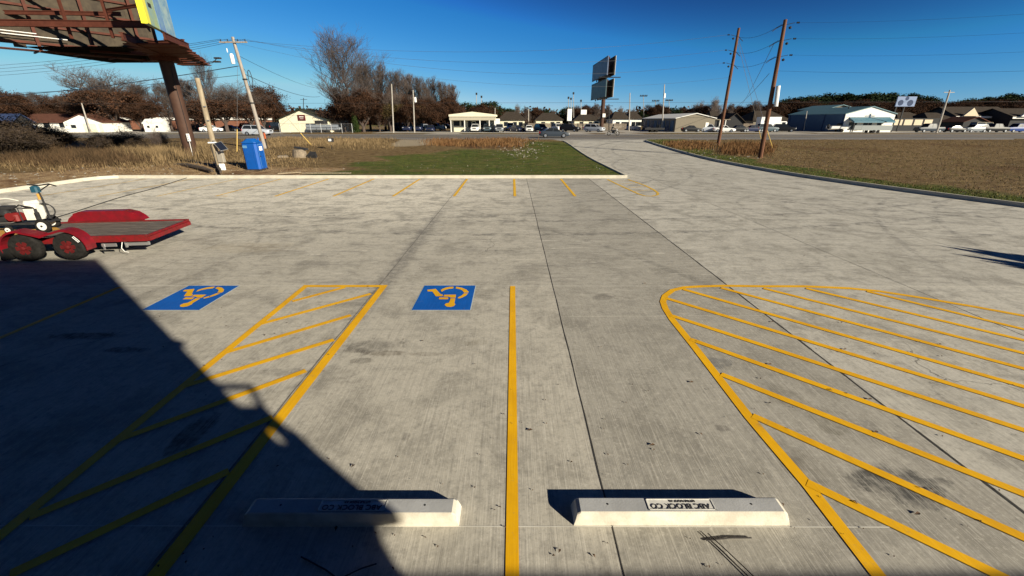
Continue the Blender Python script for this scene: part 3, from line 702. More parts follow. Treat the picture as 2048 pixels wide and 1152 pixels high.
def trailer_wheel(x, y, s):
    wl = MB(); prof = [(.17,-.09),(.24,-.10),(.315,-.09),(.338,-.06),(.34,0),(.338,.06),(.315,.09),(.24,.10),(.17,.09)]
    M = Matrix.Translation((x, y, .34)) @ Matrix.Rotation(pi/2, 4, 'X')
    wl.lathe(prof, 30, M); o = wl.build('wheel', M_tyre, tr, smooth=True)
    r_ = MB(); r_.lathe([(.185, -.095*s*-1 if False else -.085), (.185, .085)], 24, M); rr = r_.build('rim', M_dark, o)
    h_ = MB()
    for q in range(6):
        a = q*pi/3; Mq = M @ Matrix.Rotation(a, 4, 'Z')
        h_.prism([(.0,-.035),(.15,-.05),(.165,0),(.15,.05),(0,.035)], .06, .10, Mq) if s > 0 else h_.prism([(.0,-.035),(.15,-.05),(.165,0),(.15,.05),(0,.035)], -.10, -.06, Mq)
    h_.lathe([(.05,.0),(.05,.12),(.02,.13)] if s > 0 else [(.02,-.13),(.05,-.12),(.05,0)], 12, M)
    h_.build('hub', M_rimr, o)
for x in (-1.62, -2.58):
    trailer_wheel(x, -.155, 1); trailer_wheel(x, W+.155, -1)
k = MB(); k.box(-1.05, -.72, -.03, -.002, dz-.24, dz-.16); k.box(-1.02, -.98, -.04, -.03, dz-.32, dz-.15); k.build('ramp_bracket', M_steel, tr)
k = MB(); k.box(-.55, -.06, .10, .16, dz-.26, dz-.17); k.box(-.60, -.56, .08, .12, dz-.30, dz-.14); k.build('tail_light_bar', M_steel, tr)
k = MB(); k.tube([(-.62,.05,dz-.15),(-.66,.02,.2),(-.6,0,.12),(-.5,-.02,.10)], .008, 6); k.build('loose_wire', M_white, tr)
k = MB()
for x in (-1.62, -2.58): k.tube([(x, .02, .34), (x, W-.02, .34)], .035, 8)
k.build('axle', M_dark, tr)
k = MB(); k.lathe([(.012,0),(.012,.02)], 8, Matrix.Translation((.0, .55, dz-.06)) @ Matrix.Rotation(pi/2, 4, 'Y')); k.build('reflector', M_white, tr)
k = MB(); k.prism_xz([(-3.08,.36),(-3.12,.08),(-3.03,.06),(-2.98,.33)], -.29, -.02); k.build('mud_flap', M_black, tr)

# line striper standing on the deck
M_cream = mat("spattered_white", (0.72, 0.70, 0.62), 0.5, var=.12, scale=9)
M_teal = mat("teal_plastic", (0.018, 0.075, 0.115), 0.4)
M_eng = mat("engine_red", (0.17, 0.015, 0.015), 0.4)
M_spoke = mat("wheel_white", (0.75, 0.74, 0.7), 0.5)
ls = empty('line_striper', (-12.60, 10.66, dz+.006), radians(8)); tag(ls, 'white walk-behind line striping machine with red engine standing on the trailer', 'line striper')
def mwheel(x, y, z, r, wd, parent, rimr=.62, mrim=M_spoke):
    M = Matrix.Translation((x, y, z)) @ Matrix.Rotation(pi/2, 4, 'X')
    o = MB().lathe([(r*.55,-wd/2),(r*.9,-wd/2),(r,-wd/4),(r,wd/4),(r*.9,wd/2),(r*.55,wd/2)], 22, M).build('wheel', M_tyre, parent, smooth=True)
    MB().lathe([(r*rimr,-wd/2-.006),(r*rimr,wd/2+.006)], 18, M).build('rim', mrim, o)
    MB().lathe([(r*.14,-wd/2-.02),(r*.14,wd/2+.02)], 10, M).build('hub', M_dark, o)
mwheel(.52, -.24, .17, .17, .09, ls); mwheel(.28, .34, .17, .17, .09, ls); mwheel(-.25, -.28, .10, .10, .06, ls, .6)
k = MB(); k.tube([(.40,-.14,.26),(.42,-.16,.50)], .05, 10); k.tube([(.42,-.16,.50),(.42,-.16,.60)], .03, 8); k.build('pump', M_dark, ls)
k = MB(); k.tube([(.36,-.13,.62),(.10,-.16,.70),(-.12,-.2,.55),(-.1,-.22,.4)], .016, 6); k.build('pressure_hose', M_black, ls)
k = MB(); k.tube([(.02,-.14,.28),(.02,-.14,.62),(.38,-.14,.62),(.38,-.14,.28)], .014, 6); k.build('tank_frame', M_dark, ls)
k = MB(); k.cbox(.04, .36, -.10, .20, .30, .70, .05); k.prism_xz([(.10,.70),(.32,.70),(.28,.78),(.14,.78)], -.05, .15); k.build('paint_tank', M_cream, ls)
k = MB(); k.box(-.75, .56, -.2, -.15, .2, .25); k.box(-.75, .56, .22, .27, .2, .25); k.box(-.3, .5, -.149, .219, .21, .24); k.box(-.8, -.3, -.1, .2, .25, .33); k.build('chassis', M_dark, ls)
k = MB(); k.cbox(-.26, 0.0, -.22, .05, .30, .50, .04); k.disc((-.13, -.24, .42), .10, 'y', .05); k.build('engine_cover', M_eng, ls)
k = MB(); k.cbox(-.62, -.27, -.15, .18, .28, .58, .04); k.tube([(-.5,-.17,.45),(-.3,-.2,.5)], .05, 8); k.box(-.5,-.2,-.1,.1,.582,.66); k.build('engine', M_dark, ls)
k = MB(); k.tube([(.50, .05, .3), (.50, .05, .82), (.48, .05, 1.00), (.44,.05,1.04)], .022, 8); k.build('handle_post', M_dark, ls)
k = MB(); k.cbox(.44, .49, .0, .1, .80, .95, .01); k.build('gauge', M_decky, ls)
k = MB(); k.cbox(.36, .52, -.03, .12, .98, 1.14, .03); k.build('control_box', M_teal, ls)
k = MB(); k.tube([(.30, .05, 1.17), (.56, .05, 1.15), (.84, -.02, 1.19), (1.02, -.06, 1.14)], .017, 8); k.tube([(.52, .08, 1.02), (.70, .0, 1.10), (.86, -.02, 1.18)], .014, 8); k.build('handlebar', M_dark, ls)
k = MB()
for q, rr in ((0, .19), (1, .17), (2, .15)):
    k.tube([(.44+rr*cos(a*pi/9), .10+.03*q, .50+rr*sin(a*pi/9)) for a in range(19)], .012, 6)
k.build('hose_coil', M_dark, ls)
k = MB(); k.tube([(p[0], -.1, p[1]) for p in catmull([(-.75,.55),(-.5,.78),(-.2,.86),(.08,.80)],6)], .014, 6); k.build('hose', M_cream, ls)
k = MB(); k.tube([(-.55,.1,.6),(-.6,.1,.9),(-.72,.1,1.0)], .014, 6); k.build('spray_arm', M_steel, ls)

# ================================================================== left verge
M_pole = mat("weathered_pole", (0.22, 0.19, 0.16), 0.9, col2=(.36,.32,.28), scale=3, stretch=(3,3,.4), bump=.4)
M_polew = mat("pale_post", (0.36, 0.30, 0.21), 0.9, col2=(.22,.17,.11), scale=3, stretch=(3,3,.5), bump=.4)
M_poler = mat("treated_pole", (0.10, 0.045, 0.028), 0.9, spec=.15, col2=(.17,.085,.05), scale=2, stretch=(3,3,.3), bump=.4)
M_colm = mat("brown_column_paint", (0.080, 0.044, 0.031), 0.55, col2=(.060,.033,.024), scale=1.5, spec=.12)
M_bfr = mat("brown_frame_paint", (0.085, 0.028, 0.018), 0.6, var=.2, scale=2, spec=.12)
M_bpan = mat("panel_back", (0.075, 0.060, 0.042), 0.8, col2=(.045,.036,.028), scale=2, spec=.12)
M_grn = mat("dark_leaf", (0.03, 0.04, 0.015), 0.9)
def gh(x, y): return gz(x, y)
def cyl_between(k, a, b, r, n=10): k.tube([a, b], r, n)

# --- big billboard
bb = empty('billboard', (-27.5, 37.35, 0)); tag(bb, 'huge brown billboard seen from behind on one thick steel column', 'billboard')
O = Vector((-27.5, 37.35, 0))
MB().lathe([(.50, -.2), (.50, .9), (.495, 2.4), (.495, 8.3)], 28).build('column', M_colm, bb, smooth=True)
z0 = 7.95; zt = z0+.25+4.4
Bn = Vector((-36.2, 28.9)); Bf = Vector((-29.2, 39.1)); dB = (Bf-Bn).normalized(); nB = Vector((dB.y, -dB.x))   # towards the camera side
Bn = Bn-dB*5
An = Vector((-20.25, 26.9)); Af = Vector((-22.1, 31.5)); dA = (Af-An).normalized(); nA = Vector((dA.y, -dA.x))
def frame(o2, d):  # local x along d, z up, y = left of d
    return Matrix.Translation((o2.x-O.x, o2.y-O.y, 0)) @ Matrix(((d.x, -d.y, 0, 0), (d.y, d.x, 0, 0), (0, 0, 1, 0), (0, 0, 0, 1)))
MBf = frame(Bn, dB); LB = (Bf-Bn).length
k = MB(); x = 0; i = 0
while x < LB: k.box(x+.001, min(x+.611, LB), .0+(.02 if i % 2 else 0), .05, z0-.05+(.12 if i % 3 else -.08), zt, MBf); x += .61; i += 1
k.build('panel', M_bpan, bb)
k = MB()
for zz in (z0+.15, z0+1.25, z0+2.4, z0+3.5, z0+4.3): k.box(-.1, LB-.1, -.12, -.003, zz, zz+.14, MBf)
k.build('stringer', M_bfr, bb)
x = 1.6
while x < LB:
    k = MB(); k.box(x, x+.04, -.42, -.122, z0-.35, zt-.1, MBf); k.box(x-.07, x+.11, -.44, -.421, z0-.35, zt-.1, MBf); k.build('upright', M_bfr, bb); x += 2.9
# pale strips catching the sun on the back
k = MB()
for zz, a, b in ((z0+.62, 2.0, LB-5.5), (z0+.80, 2.0, LB-7.0)): k.tube([MBf @ Vector((a, -.5, zz)), MBf @ Vector((b, -.5, zz-.05))], .028, 6)
k.build('conduit', M_white, bb)
# walkway under panel B
k = MB()
for j in range(5): k.box(-1, LB+.1, -1.35+j*.24, -1.20+j*.24, z0-.36, z0-.33, MBf)
for x in range(0, int(LB), 2): k.box(x, x+.08, -1.5, .2, z0-.45, z0-.361, MBf)
k.build('catwalk', M_bfr, bb)
MA = frame(An, dA); LA = (Af-An).length
M_ady = mat("ad_yellow", (0.80, 0.72, 0.03), 0.4); M_adg = mat("ad_green", (0.34, 0.40, 0.16), 0.4, col2=(.22,.34,.33), scale=1.3, spec=.12); M_adb = mat("ad_blue", (0.10, 0.16, 0.42), 0.4, col2=(.20,.33,.42), scale=1.0, spec=.12); M_adl = mat("ad_pale", (0.35, 0.45, 0.42), 0.4, col2=(.15,.28,.40), scale=1.5, spec=.12)
k = MB(); k.box(0, LA, 0, .25, z0+.25, zt+.3, MA); fa = k.build('ad_face', M_adg, bb)
k = MB(); k.box(.0, .55, -.012, -.002, z0+.26, zt+.29, MA); k.build('yellow_border', M_ady, fa)
k = MB(); k.box(2.0, 3.1, -.012, -.002, z0+.26, zt+.29, MA); k.build('blue_band', M_adb, fa)
k = MB(); k.box(3.12, LA-.05, -.012, -.002, z0+.26, zt+.29, MA); k.build('pale_band', M_adl, fa)
k = MB()
for j, (zz, L_) in enumerate(((z0+1.2, .5), (z0+2.6, .7), (z0+3.6, .6))): k.box(.9, .9+L_, -.013, -.003, zz, zz+.22, MA)
k.build('lettering', M_dark, fa)
k = MB(); k.box(-.03, -.002, -.02, .27, z0+.22, zt+.33, MA); k.build('edge_trim', M_ady, fa)
# structure between the two faces: torsion beams and cross members
def beam(a, b, hgt_, wd, name='beam', m=M_bfr):
    k = MB(); a = Vector(a)-O; b = Vector(b)-O; d = (b-a).normalized(); s = Vector((d.y, -d.x, 0)).normalized()*wd/2; u = Vector((0,0,hgt_/2))
    k.loft([[a-s-u, a+s-u, a+s+u, a-s+u], [b-s-u, b+s-u, b+s+u, b-s+u]])
    # flanges
    f = s*2.0; t = Vector((0,0,.02))
    for sg in (1, -1): k.loft([[a-f+u*sg-t, a+f+u*sg-t, a+f+u*sg+t, a-f+u*sg+t], [b-f+u*sg-t, b+f+u*sg-t, b+f+u*sg+t, b-f+u*sg+t]])
    return k.build(name, m, bb)
beam((-38.5, 30.3, z0+.95), (-22.6, 31.2, z0+.95), .34, .10)
beam((-21.2, 29.2, z0+.0), (-22.6, 33.2, z0+.0), .34, .10)
beam((-23.6, 29.0, z0-.05), (-27.9, 39.6, z0-.05), .40, .12); beam((-22.4, 31.2, z0+.15), (-26.9, 41.1, z0-.02), .26, .10)
beam((-30.3, 34.0, z0-.02), (-26.0, 36.6, z0-.02), .40, .14); beam((-29.5, 36.6, z0+.6), (-24.2, 35.2, z0+.6), .30, .10)
beam((-26.5, 33.0, z0+1.9), (-34, 32.5, z0+1.9), .2, .08)
for i, (a, b) in enumerate((((-33.5, 33.6), (-24.2, 32.0)), ((-31.0, 37.0), (-24.6, 34.4)), ((-29.4, 38.5), (-27.4, 37.4)))):
    beam((a[0], a[1], z0+2.9), (b[0], b[1], z0+2.9), .16, .06)
k = MB(); M2 = Matrix.Translation((0,0,0))
k.lathe([(.95, 7.5), (1.05, 7.75), (1.05, 8.3)], 20); k.build('column_head', M_bfr, bb)
for (x, y) in ((-26.0, 31.2), (-28.9, 31.4), (-24.6, 33.0)):
    k = MB(); p = Vector((x, y, 0))-O; k.box(p.x-.05, p.x+.05, p.y-.09, p.y+.09, z0+.2, z0+4.2); k.build('upright', M_bfr, bb)
# deck beneath and behind the ad face, stepping down to the far catwalk
k = MB()
for j in range(9):
    t = j/8; a = Vector((-21.9, 31.4))*(1-t)+Vector((-27.2, 41.9))*t; w_ = .9+.9*sin(pi*min(1, t+.3))
    a = a-Vector((O.x, O.y)); k.box(a.x-w_-1.6, a.x+.10, a.y-(.66 if j < 5 else .40), a.y+(.60 if j < 5 else .34), z0-.22-.012*(j % 2), z0-.15-.012*(j % 2))
k.build('grating', M_bfr, bb)
M_shaded = mat('shaded_black_steel', (.008,.007,.007), .95, spec=.05)  # near-black colour paints the shade under the billboard platform
k = MB(); k.box(-7.5, -.8, -2.8, 3.6, z0-.12, z0-.06); k.box(-6, 1.2, -4.6, -2.81, z0-.10, z0-.05); k.build('floor_plate', M_shaded, bb)
for (dx, dy) in ((.9, 4.6), (1.15, 4.0)):
    lamp = MB(); px_, py_ = -27.3+dx-O.x, 37.35+dy-O.y
    lamp.tube([(px_-.9, py_, z0-.1), (px_-.3, py_, z0+.02), (px_+.05, py_, z0+.3 if dy > 4.2 else z0-.02)], .03, 6)
    lamp.cbox(px_-.1, px_+.45, py_-.15, py_+.15, z0+.30 if dy > 4.2 else z0-.05, z0+.42 if dy > 4.2 else z0+.07, .02)
    lamp.build('flood_lamp', M_dark, bb)
k = MB(); k.tube([(.42,-.32,.3),(.46,-.30,3.0),(.44,-.3,7.2)], .018, 6); k.build('conduit', M_dark, bb)
mb = MB(); mb.cbox(.40, .62, -.62, -.50, 1.55, 2.15, .02); mb.tube([(.45,-.56,.1),(.5,-.56,1.6)], .02, 6)
o = mb.build('meter_box', M_white, bb)
for j in range(3): MB().box(.46, .56, -.626, -.621, 1.65+.15*j, 1.70+.15*j).build('mark', M_black, o)

# --- wooden post with a solar panel
wp = empty('wooden_post', (-19.05, 28.0, .05)); tag(wp, 'pale bare wooden post with a small solar panel near the portable toilet', 'post')
MB().tube([(0,0,-.3),(0,0,2.5),(.02,0,5.50)], [.17,.155,.135], 12).build('shaft', M_polew, wp, smooth=True)
k = MB(); M = Matrix.Translation((.60, -.25, 1.60)) @ Matrix.Rotation(radians(-28), 4, 'Z') @ Matrix.Rotation(radians(38), 4, 'Y') @ Matrix.Rotation(radians(18), 4, 'X'); k.box(-.37, .37, -.23, .23, -.02, .02, M)
so_ = k.build('solar_panel', M_steel, wp)
MB().box(-.34, .34, -.20, .20, .021, .026, M).build('solar_cell', mat("solar_cell", (.012,.016,.03), .2), so_)
k = MB(); k.cbox(.12, .5, -.2, .05, .62, 1.30, .02); k.build('battery_box', mat("grey_box", (.30,.27,.22), .6), wp)
k = MB(); k.cbox(.2, .52, -.34, -.16, .15, .55, .03); k.build('controller_box', M_white, wp)
k = MB(); k.tube([(0,-.17,.3),(-.1,-.2,1.6),(.1,-.18,1.9)], .02, 6); k.build('cable', M_dark, wp)
for z in (1.9, 3.1, 3.9): MB().box(.10, .20, -.2, -.1, z, z+.05).build('bolt', M_steel, wp)
MB().cbox(-.22, .18, -.22, .1, 1.78, 1.86, .02).build('band', M_white, wp)

# --- portable toilet
M_pb = mat("blue_plastic", (0.003, 0.075, 0.34), 0.38, var=.07, scale=1.2); M_pbl = mat("pale_blue_plastic", (0.10, 0.25, 0.45), 0.4)
pt = empty('portable_toilet', (-17.05, 28.75, .09), radians(2)); pt.scale = (.86, .88, .88); tag(pt, 'blue portable toilet standing on the verge beside the wooden post', 'portable toilet')
k = MB(); rr = []
pts = [(-.55,-.55),(.55,-.55),(.55,.55),(-.55,.55)]
k.cbox(-.55, .55, -.55, .55, .12, 2.02, .13); k.build('cabin', M_pb, pt)
k = MB(); k.box(-.57, .57, -.6, .57, 0, .12); k.build('skid', M_dark, pt)
k = MB()
for sx in (-.30, .30): k.box(sx-.012, sx+.012, -.566, -.55, .3, 1.7)
k.build('rib', M_pb, pt)
k = MB(); k.cbox(-.555, .555, -.555, .555, 2.021, 2.09, .12); k.cbox(-.44, .44, -.44, .44, 2.092, 2.26, .16); k.build('roof', mat('roof_blue_plastic', (0.004,.09,.36), .4), pt)
k = MB(); k.box(.552, .585, -.40, .40, .16, 1.92); dr = k.build('door', M_pb, pt)
k = MB(); k.box(.586, .592, -.36, -.33, .2, 1.88); k.box(.586, .592, .33, .36, .2, 1.88); k.box(.586, .592, -.329, .329, 1.84, 1.88); k.build('door_frame', M_pbl, dr)
MB().box(.586, .595, -.20, .20, 1.42, 1.72).build('notice', M_white, dr)
MB().box(.586, .62, -.28, -.20, .98, 1.06).build('handle', M_dark, dr)
k = MB(); k.box(-.42, -.10, -.572, -.567, 1.62, 1.80); k.build('vent', M_pbl, pt)
k = MB(); k.tube([(.35,.35,2.1),(.35,.35,2.30)], .05, 8); k.build('vent_pipe', M_pb, pt)

# --- utility pole by the toilet
up = empty('utility_pole', (-27.4, 45.0, .2)); tag(up, 'weathered utility pole with crossarm and transformer behind the portable toilet', 'utility pole', 'utility poles')
TOPL = P(465, 74, 45.0); 
def UL(px, py, d=45.0): return P(px, py, d)-Vector((-27.4, 45.0, .2))
tb = UL(531, 296); tt = UL(465, 74)
MB().tube([Vector((tb.x, 0, -.5)), tt*.5+Vector((tb.x*.5,0,0)), tt], [.19,.17,.13], 12).build('shaft', M_pole, up, smooth=True)
k = MB(); ca = tt+Vector((0,-.16,-.45)); k.box(ca.x-1.25, ca.x+1.35, ca.y-.06, ca.y+.06, ca.z-.06, ca.z+.06); arm = k.build('crossarm', M_pole, up)
wire_pts = []
for dx in (-1.1, -.45, .5, 1.2):
    MB().lathe([(.03,0),(.05,.05),(.03,.1),(.05,.15),(.02,.2)], 8, Matrix.Translation((ca.x+dx, ca.y, ca.z+.06))).build('insulator', M_dark, up); wire_pts.append(Vector((ca.x+dx, ca.y, ca.z+.25))+up.location)
k = MB(); q = tt+Vector((-.42, -.1, -2.15)); k.lathe([(.05,-.12),(.15,-.1),(.17,0),(.17,.65),(.12,.75),(.05,.78)], 16, Matrix.Translation(q)); k.build('transformer', M_white, up, smooth=True)
k = MB(); k.lathe([(.03,0),(.05,.1),(.03,.35)], 8, Matrix.Translation(q+Vector((-.25,-.1,.85)))); k.build('fuse_cutout', M_white, up)
k = MB()
for z in (4.5, 6.6): k.lathe([(.22,0),(.22,.12)], 12, Matrix.Translation((tb.x+(tt.x-tb.x)*z/tt.z, 0, z)))
k.build('band', M_dark, up)
k = MB(); c0 = UL(503, 158); k.tube([(c0.x+.0+.35*cos(a*pi/12)*.5, -.2, c0.z+.75*sin(a*pi/12)) for a in range(25)], .03, 6); k.build('cable_loop', M_dark, up)
# guy wires and their markers
def guy(name, a, g, mk, label):
    r = empty(name, g); tag(r, label, 'guy wire', 'guy wires')
    MB().tube([Vector(a)-g, (0,0,0)], .012, 5).build('wire', M_wire, r)
    d = (Vector(a)-g).normalized(); MB().tube([d*.15, d*mk], .035, 6).build('guard', M_guard, r)
M_guard = mat("yellow_guard", (0.62, 0.42, 0.10), 0.5)
g1 = G(632, 301, .1); guy('guy_wire', UL(472, 120)+up.location, Vector((g1.x, g1.y, .1)), 2.2, 'slanted guy wire with a yellow guard beside the broken manhole ring')
g2 = G(474, 309, .1); guy('guy_wire', UL(475, 132)+up.location, Vector((g2.x, g2.y, .1)), 2.4, 'upright guy wire with a yellow guard left of the portable toilet')

# --- small posts and signs
def small_post(px, pyb, pyt, w, m, name, label, cat, cap=None, d=None):
    g = G(px, pyb, .15); b = empty(name, (g.x, g.y, gh(g.x, g.y)-.05)); t = P(px, pyt, g.y); tag(b, label, cat)
    MB().box(-w/2, w/2, -w/2, w/2, -.1, t.z-b.location.z).build('post', m, b)
    if cap: MB().cbox(-cap[0]/2, cap[0]/2, -.06, .06, t.z-b.location.z-cap[1], t.z-b.location.z+.02, .02).build('cap', cap[2], b)
    return b
small_post(536, 303, 266, .09, M_dark, 'marker_post', 'dark marker post with an orange top behind the portable toilet', 'marker post', (.16, .55, mat("orange", (.45,.10,.03), .5)))
b = small_post(665, 305, 290, .05, M_dark, 'mailbox', 'small white-faced box on a thin dark post left of the dirt track', 'mailbox')
MB().cbox(-.24, .24, -.2, .25, .78, 1.15, .05).build('box', M_dark, b); MB().box(-.15, .15, -.21, -.202, .86, 1.08).build('face', M_white, b)
g = G(601, 318, .1); ms = empty('manhole_ring', (g.x, g.y, .1)); tag(ms, 'broken concrete manhole ring lying in dry grass right of the toilet', 'manhole ring')
M_oldc = mat("old_concrete", (.20,.16,.115), .9, var=.3, scale=4)
MB().lathe([(.55,0),(.62,.1),(.50,.75),(.36,.80),(.34,.6)], 16).build('cone', M_oldc, ms)
k = MB(); k.prism([(-.5,-.1),(.5,-.2),(.6,.2),(-.3,.3)], .82, .95, Matrix.Rotation(.15, 4, 'Y')); k.build('lid', M_dark, ms)
r = random.Random(3)
k = MB(); k.cbox(-.45, .35, -.3, .3, 0, .32, .08, Matrix.Rotation(.3, 4, 'Z')); tag(k.build('concrete_chunk', M_oldc, loc=(g.x-1.25, g.y-.3, .1)), 'broken pale concrete chunk left of the manhole ring', 'concrete chunk')
k = MB(); k.prism([(-.3,-.3),(.4,-.2),(.3,.3),(-.2,.35)], 0, .5, Matrix.Rotation(.5, 4, 'X')); tag(k.build('concrete_chunk', M_dark, loc=(g.x+1.0, g.y+.2, .1)), 'dark broken chunk leaning right of the manhole ring', 'concrete chunk')
for (a, b, lab) in (((553,350),(600,347),'pale plank lying by the far kerb right of the toilet'), ((603,349),(700,349),'long pale board lying along the kerb edge')):
    A = G(*a, .15); B = G(*b, .15); c = (A+B)/2; L_ = (B-A).length
    k = MB(); k.box(-L_/2, L_/2, -.09, .09, 0, .04); tag(k.build('plank', M_polew, loc=(c.x, c.y+.15, .20), rz=math.atan2(B.y-A.y, B.x-A.x)), lab, 'plank')
M_bark = mat("bark", (0.075, 0.055, 0.04), 0.95, var=.35, scale=6, bump=.5)
for i, (a, b, rad, lab) in enumerate((((352,333),(425,345),.16,'dark fallen log left of the wooden post'), ((370,322),(432,338),.10,'thin fallen branch lying behind the dark log'), ((425,328),(442,347),.12,'short leaning stick of wood at the foot of the post'))):
    A = G(*a, .2); B = G(*b, .2); m_ = (A+B)/2
    k = MB(); k.tube([A-m_, (A-m_)*.4+Vector((0,.1,.07)), (B-m_)*.5+Vector((.1,-.05,.05)), B-m_], [rad*.7, rad, rad*.9, rad*.5], 8)
    tag(k.build('fallen_log', M_bark, loc=m_+Vector((0,0,rad*.6))), lab, 'log')

# --- two tall brown poles on the right
def tall_pole(x, y, px_top, py_top, label, guard=False):
    b = empty('utility_pole', (x, y, gh(x, y)-.05)); tag(b, label, 'utility pole', 'utility poles')
    t = P(px_top, py_top, y)-b.location
    MB().tube([(0,0,-.3), t*.5, t], [.19,.17,.13], 14).build('shaft', M_poler, b, smooth=True)
    return b, t
p1, t1 = tall_pole(23.6, 50.2, 1478, 56, 'left one of two tall brown utility poles in the right field')
p2, t2 = tall_pole(21.93, 38.3, 1571, 39, 'right one of two tall brown utility poles, with a white riser pipe')
att1 = []; att2 = []
for (b, t, att, offs, sgn) in ((p1, t1, att1, (.75, 2.15, 3.35), -1), (p2, t2, att2, (.35, 1.45, 2.6), 1)):
    for dzz in offs:
        a = Vector((t.x, 0, t.z-dzz)); k = MB(); e = a+Vector((sgn*.75, -.1, .12)); k.tube([a+Vector((sgn*.12,0,0)), e], .022, 6)
        k.lathe([(.03,-.12),(.07,-.09),(.04,-.03),(.07,0),(.04,.05),(.07,.08),(.03,.12)], 8, Matrix.Translation(e+Vector((sgn*.25,0,0))) @ Matrix.Rotation(pi/2, 4, 'Y')); k.build('insulator', M_dark, b); att.append(e+b.location+Vector((sgn*.4,0,0)))
        k = MB(); k.tube([a+Vector((-sgn*.1,0,0)), a+Vector((-sgn*.45, .2, -.2)), a+Vector((-sgn*.75,.2,-.42))], .03, 6); k.build('arm_wire', M_dark, b)
        k = MB(); k.lathe([(.02,-.1),(.11,-.04),(.11,.04),(.02,.1)], 10, Matrix.Translation(a+Vector((sgn*.45,-.1,-.22)))); k.build('bell', M_dark, b)
k = MB(); q0 = P(1546, 213, 38.1)-p2.location; q1 = P(1551, 172, 38.1)-p2.location
k.tube([q0+Vector((.12,-.2,0)), q1+Vector((.12,-.2,0))], .16, 10); k.build('riser_guard', M_white, p2)
for (pole, t, gp_, lab) in ((p1, t1, (1521, 284), 'guy wire with a yellow guard between the two tall brown poles'), (p2, t2, (1546, 302), 'guy wire with a yellow guard right of the tall brown poles')):
    g = G(*gp_, .2); g = Vector((g.x, g.y, gh(g.x, g.y))); top = p1.location+t1+Vector((0.1,0,-1.2 if gp_[0] < 1530 else -.9))
    rr = empty('guy_wire', g); tag(rr, lab, 'guy wire', 'guy wires'); d = (top-g)
    MB().tube([d*1.0, (0,0,0)], .016, 5).build('wire', M_wireb, rr); d.normalize(); MB().tube([d*.2, d*2.6], .04, 6).build('guard', M_guard, rr)

# --- overhead lines
def line(name, a, b, sag, label, rad=.014, m=M_wire, group='overhead wires', n=16):
    a = Vector(a); b = Vector(b); k = MB(); o = a
    k.tube([a.lerp(b, i/n)-o-Vector((0,0,4*sag*(i/n)*(1-i/n))) for i in range(n+1)], rad, 5)
    return tag(k.build(name, m, loc=o, fix=False), label, 'wire', group)
for i, (a, b) in enumerate(zip((wire_pts[1], wire_pts[2], wire_pts[3]), att1)):
    line('power_line', a, b, 1.3+.3*i, ('highest', 'middle', 'lowest')[i]+' power line crossing the sky between left pole and tall brown poles', .009, M_alu)
nb = [Vector((-112, 70, z)) for z in (11.2, 11.0, 10.8, 10.6)]
for i, (a, b) in enumerate(zip(wire_pts, nb)):
    line('power_line', a, b, 1.6+.25*i, ('first','second','third','fourth')[i]+' power line from the top running left behind the billboard', .015)
line('cable_line', UL(477,132)+up.location, (-112, 70, 6.6), 1.6, 'thick dark communication cable running left below the power lines', .035)
line('cable_line', UL(480,150)+up.location, (-112, 70, 8.4), 1.6, 'thinner dark cable running left just above the thick one', .02)
pr = Vector((-36, 112, 9)); line('service_line', UL(484,146)+up.location, P(640, 193, 118), .8, 'thick service line dropping right towards the cream shop', .03)
line('service_line', UL(478,112)+up.location, P(655, 178, 118), .8, 'thin service line above the thick one behind the toilet', .018)
for i, a in enumerate(att2):
    line('power_line', a, (50, 19.0, 10.3-i*1.0), .9, ('highest', 'middle', 'lowest')[i]+' power line leaving the right brown pole to the right', .005)
line('power_line', p2.location+t2+Vector((0,0,-3.6)), (50, 19.0, 6.9), .8, 'neutral line leaving the right brown pole below the three power lines', .007)
for i, (a, b) in enumerate(zip(att1, att2)): line('power_line', a+Vector((.9,0,-.1)), b+Vector((-1.4,0,-.1)), .5, ('highest', 'middle', 'lowest')[i]+' short line spanning between the two tall brown poles', .013)
line('power_line', wire_pts[0], p1.location+t1+Vector((0,0,-4.6)), 2.2, 'neutral line crossing the sky lowest between left pole and tall brown poles', .007, M_alu)
for i, (a, q) in enumerate(((p2.location+t2+Vector((-.5,0,-1.6)), (1478,262)), (p2.location+t2+Vector((-.4,0,-3.8)), (1462,262)))):
    line('service_line', a, P(q[0], 215, 118), .8, ('upper', 'lower')[i]+' dark service line crossing between the brown poles to the far houses', .02)
line('power_line', P(-40, 208, 98), P(2200, 203, 98), 0, 'long thin power line along the far side of the highway', .022, n=2)

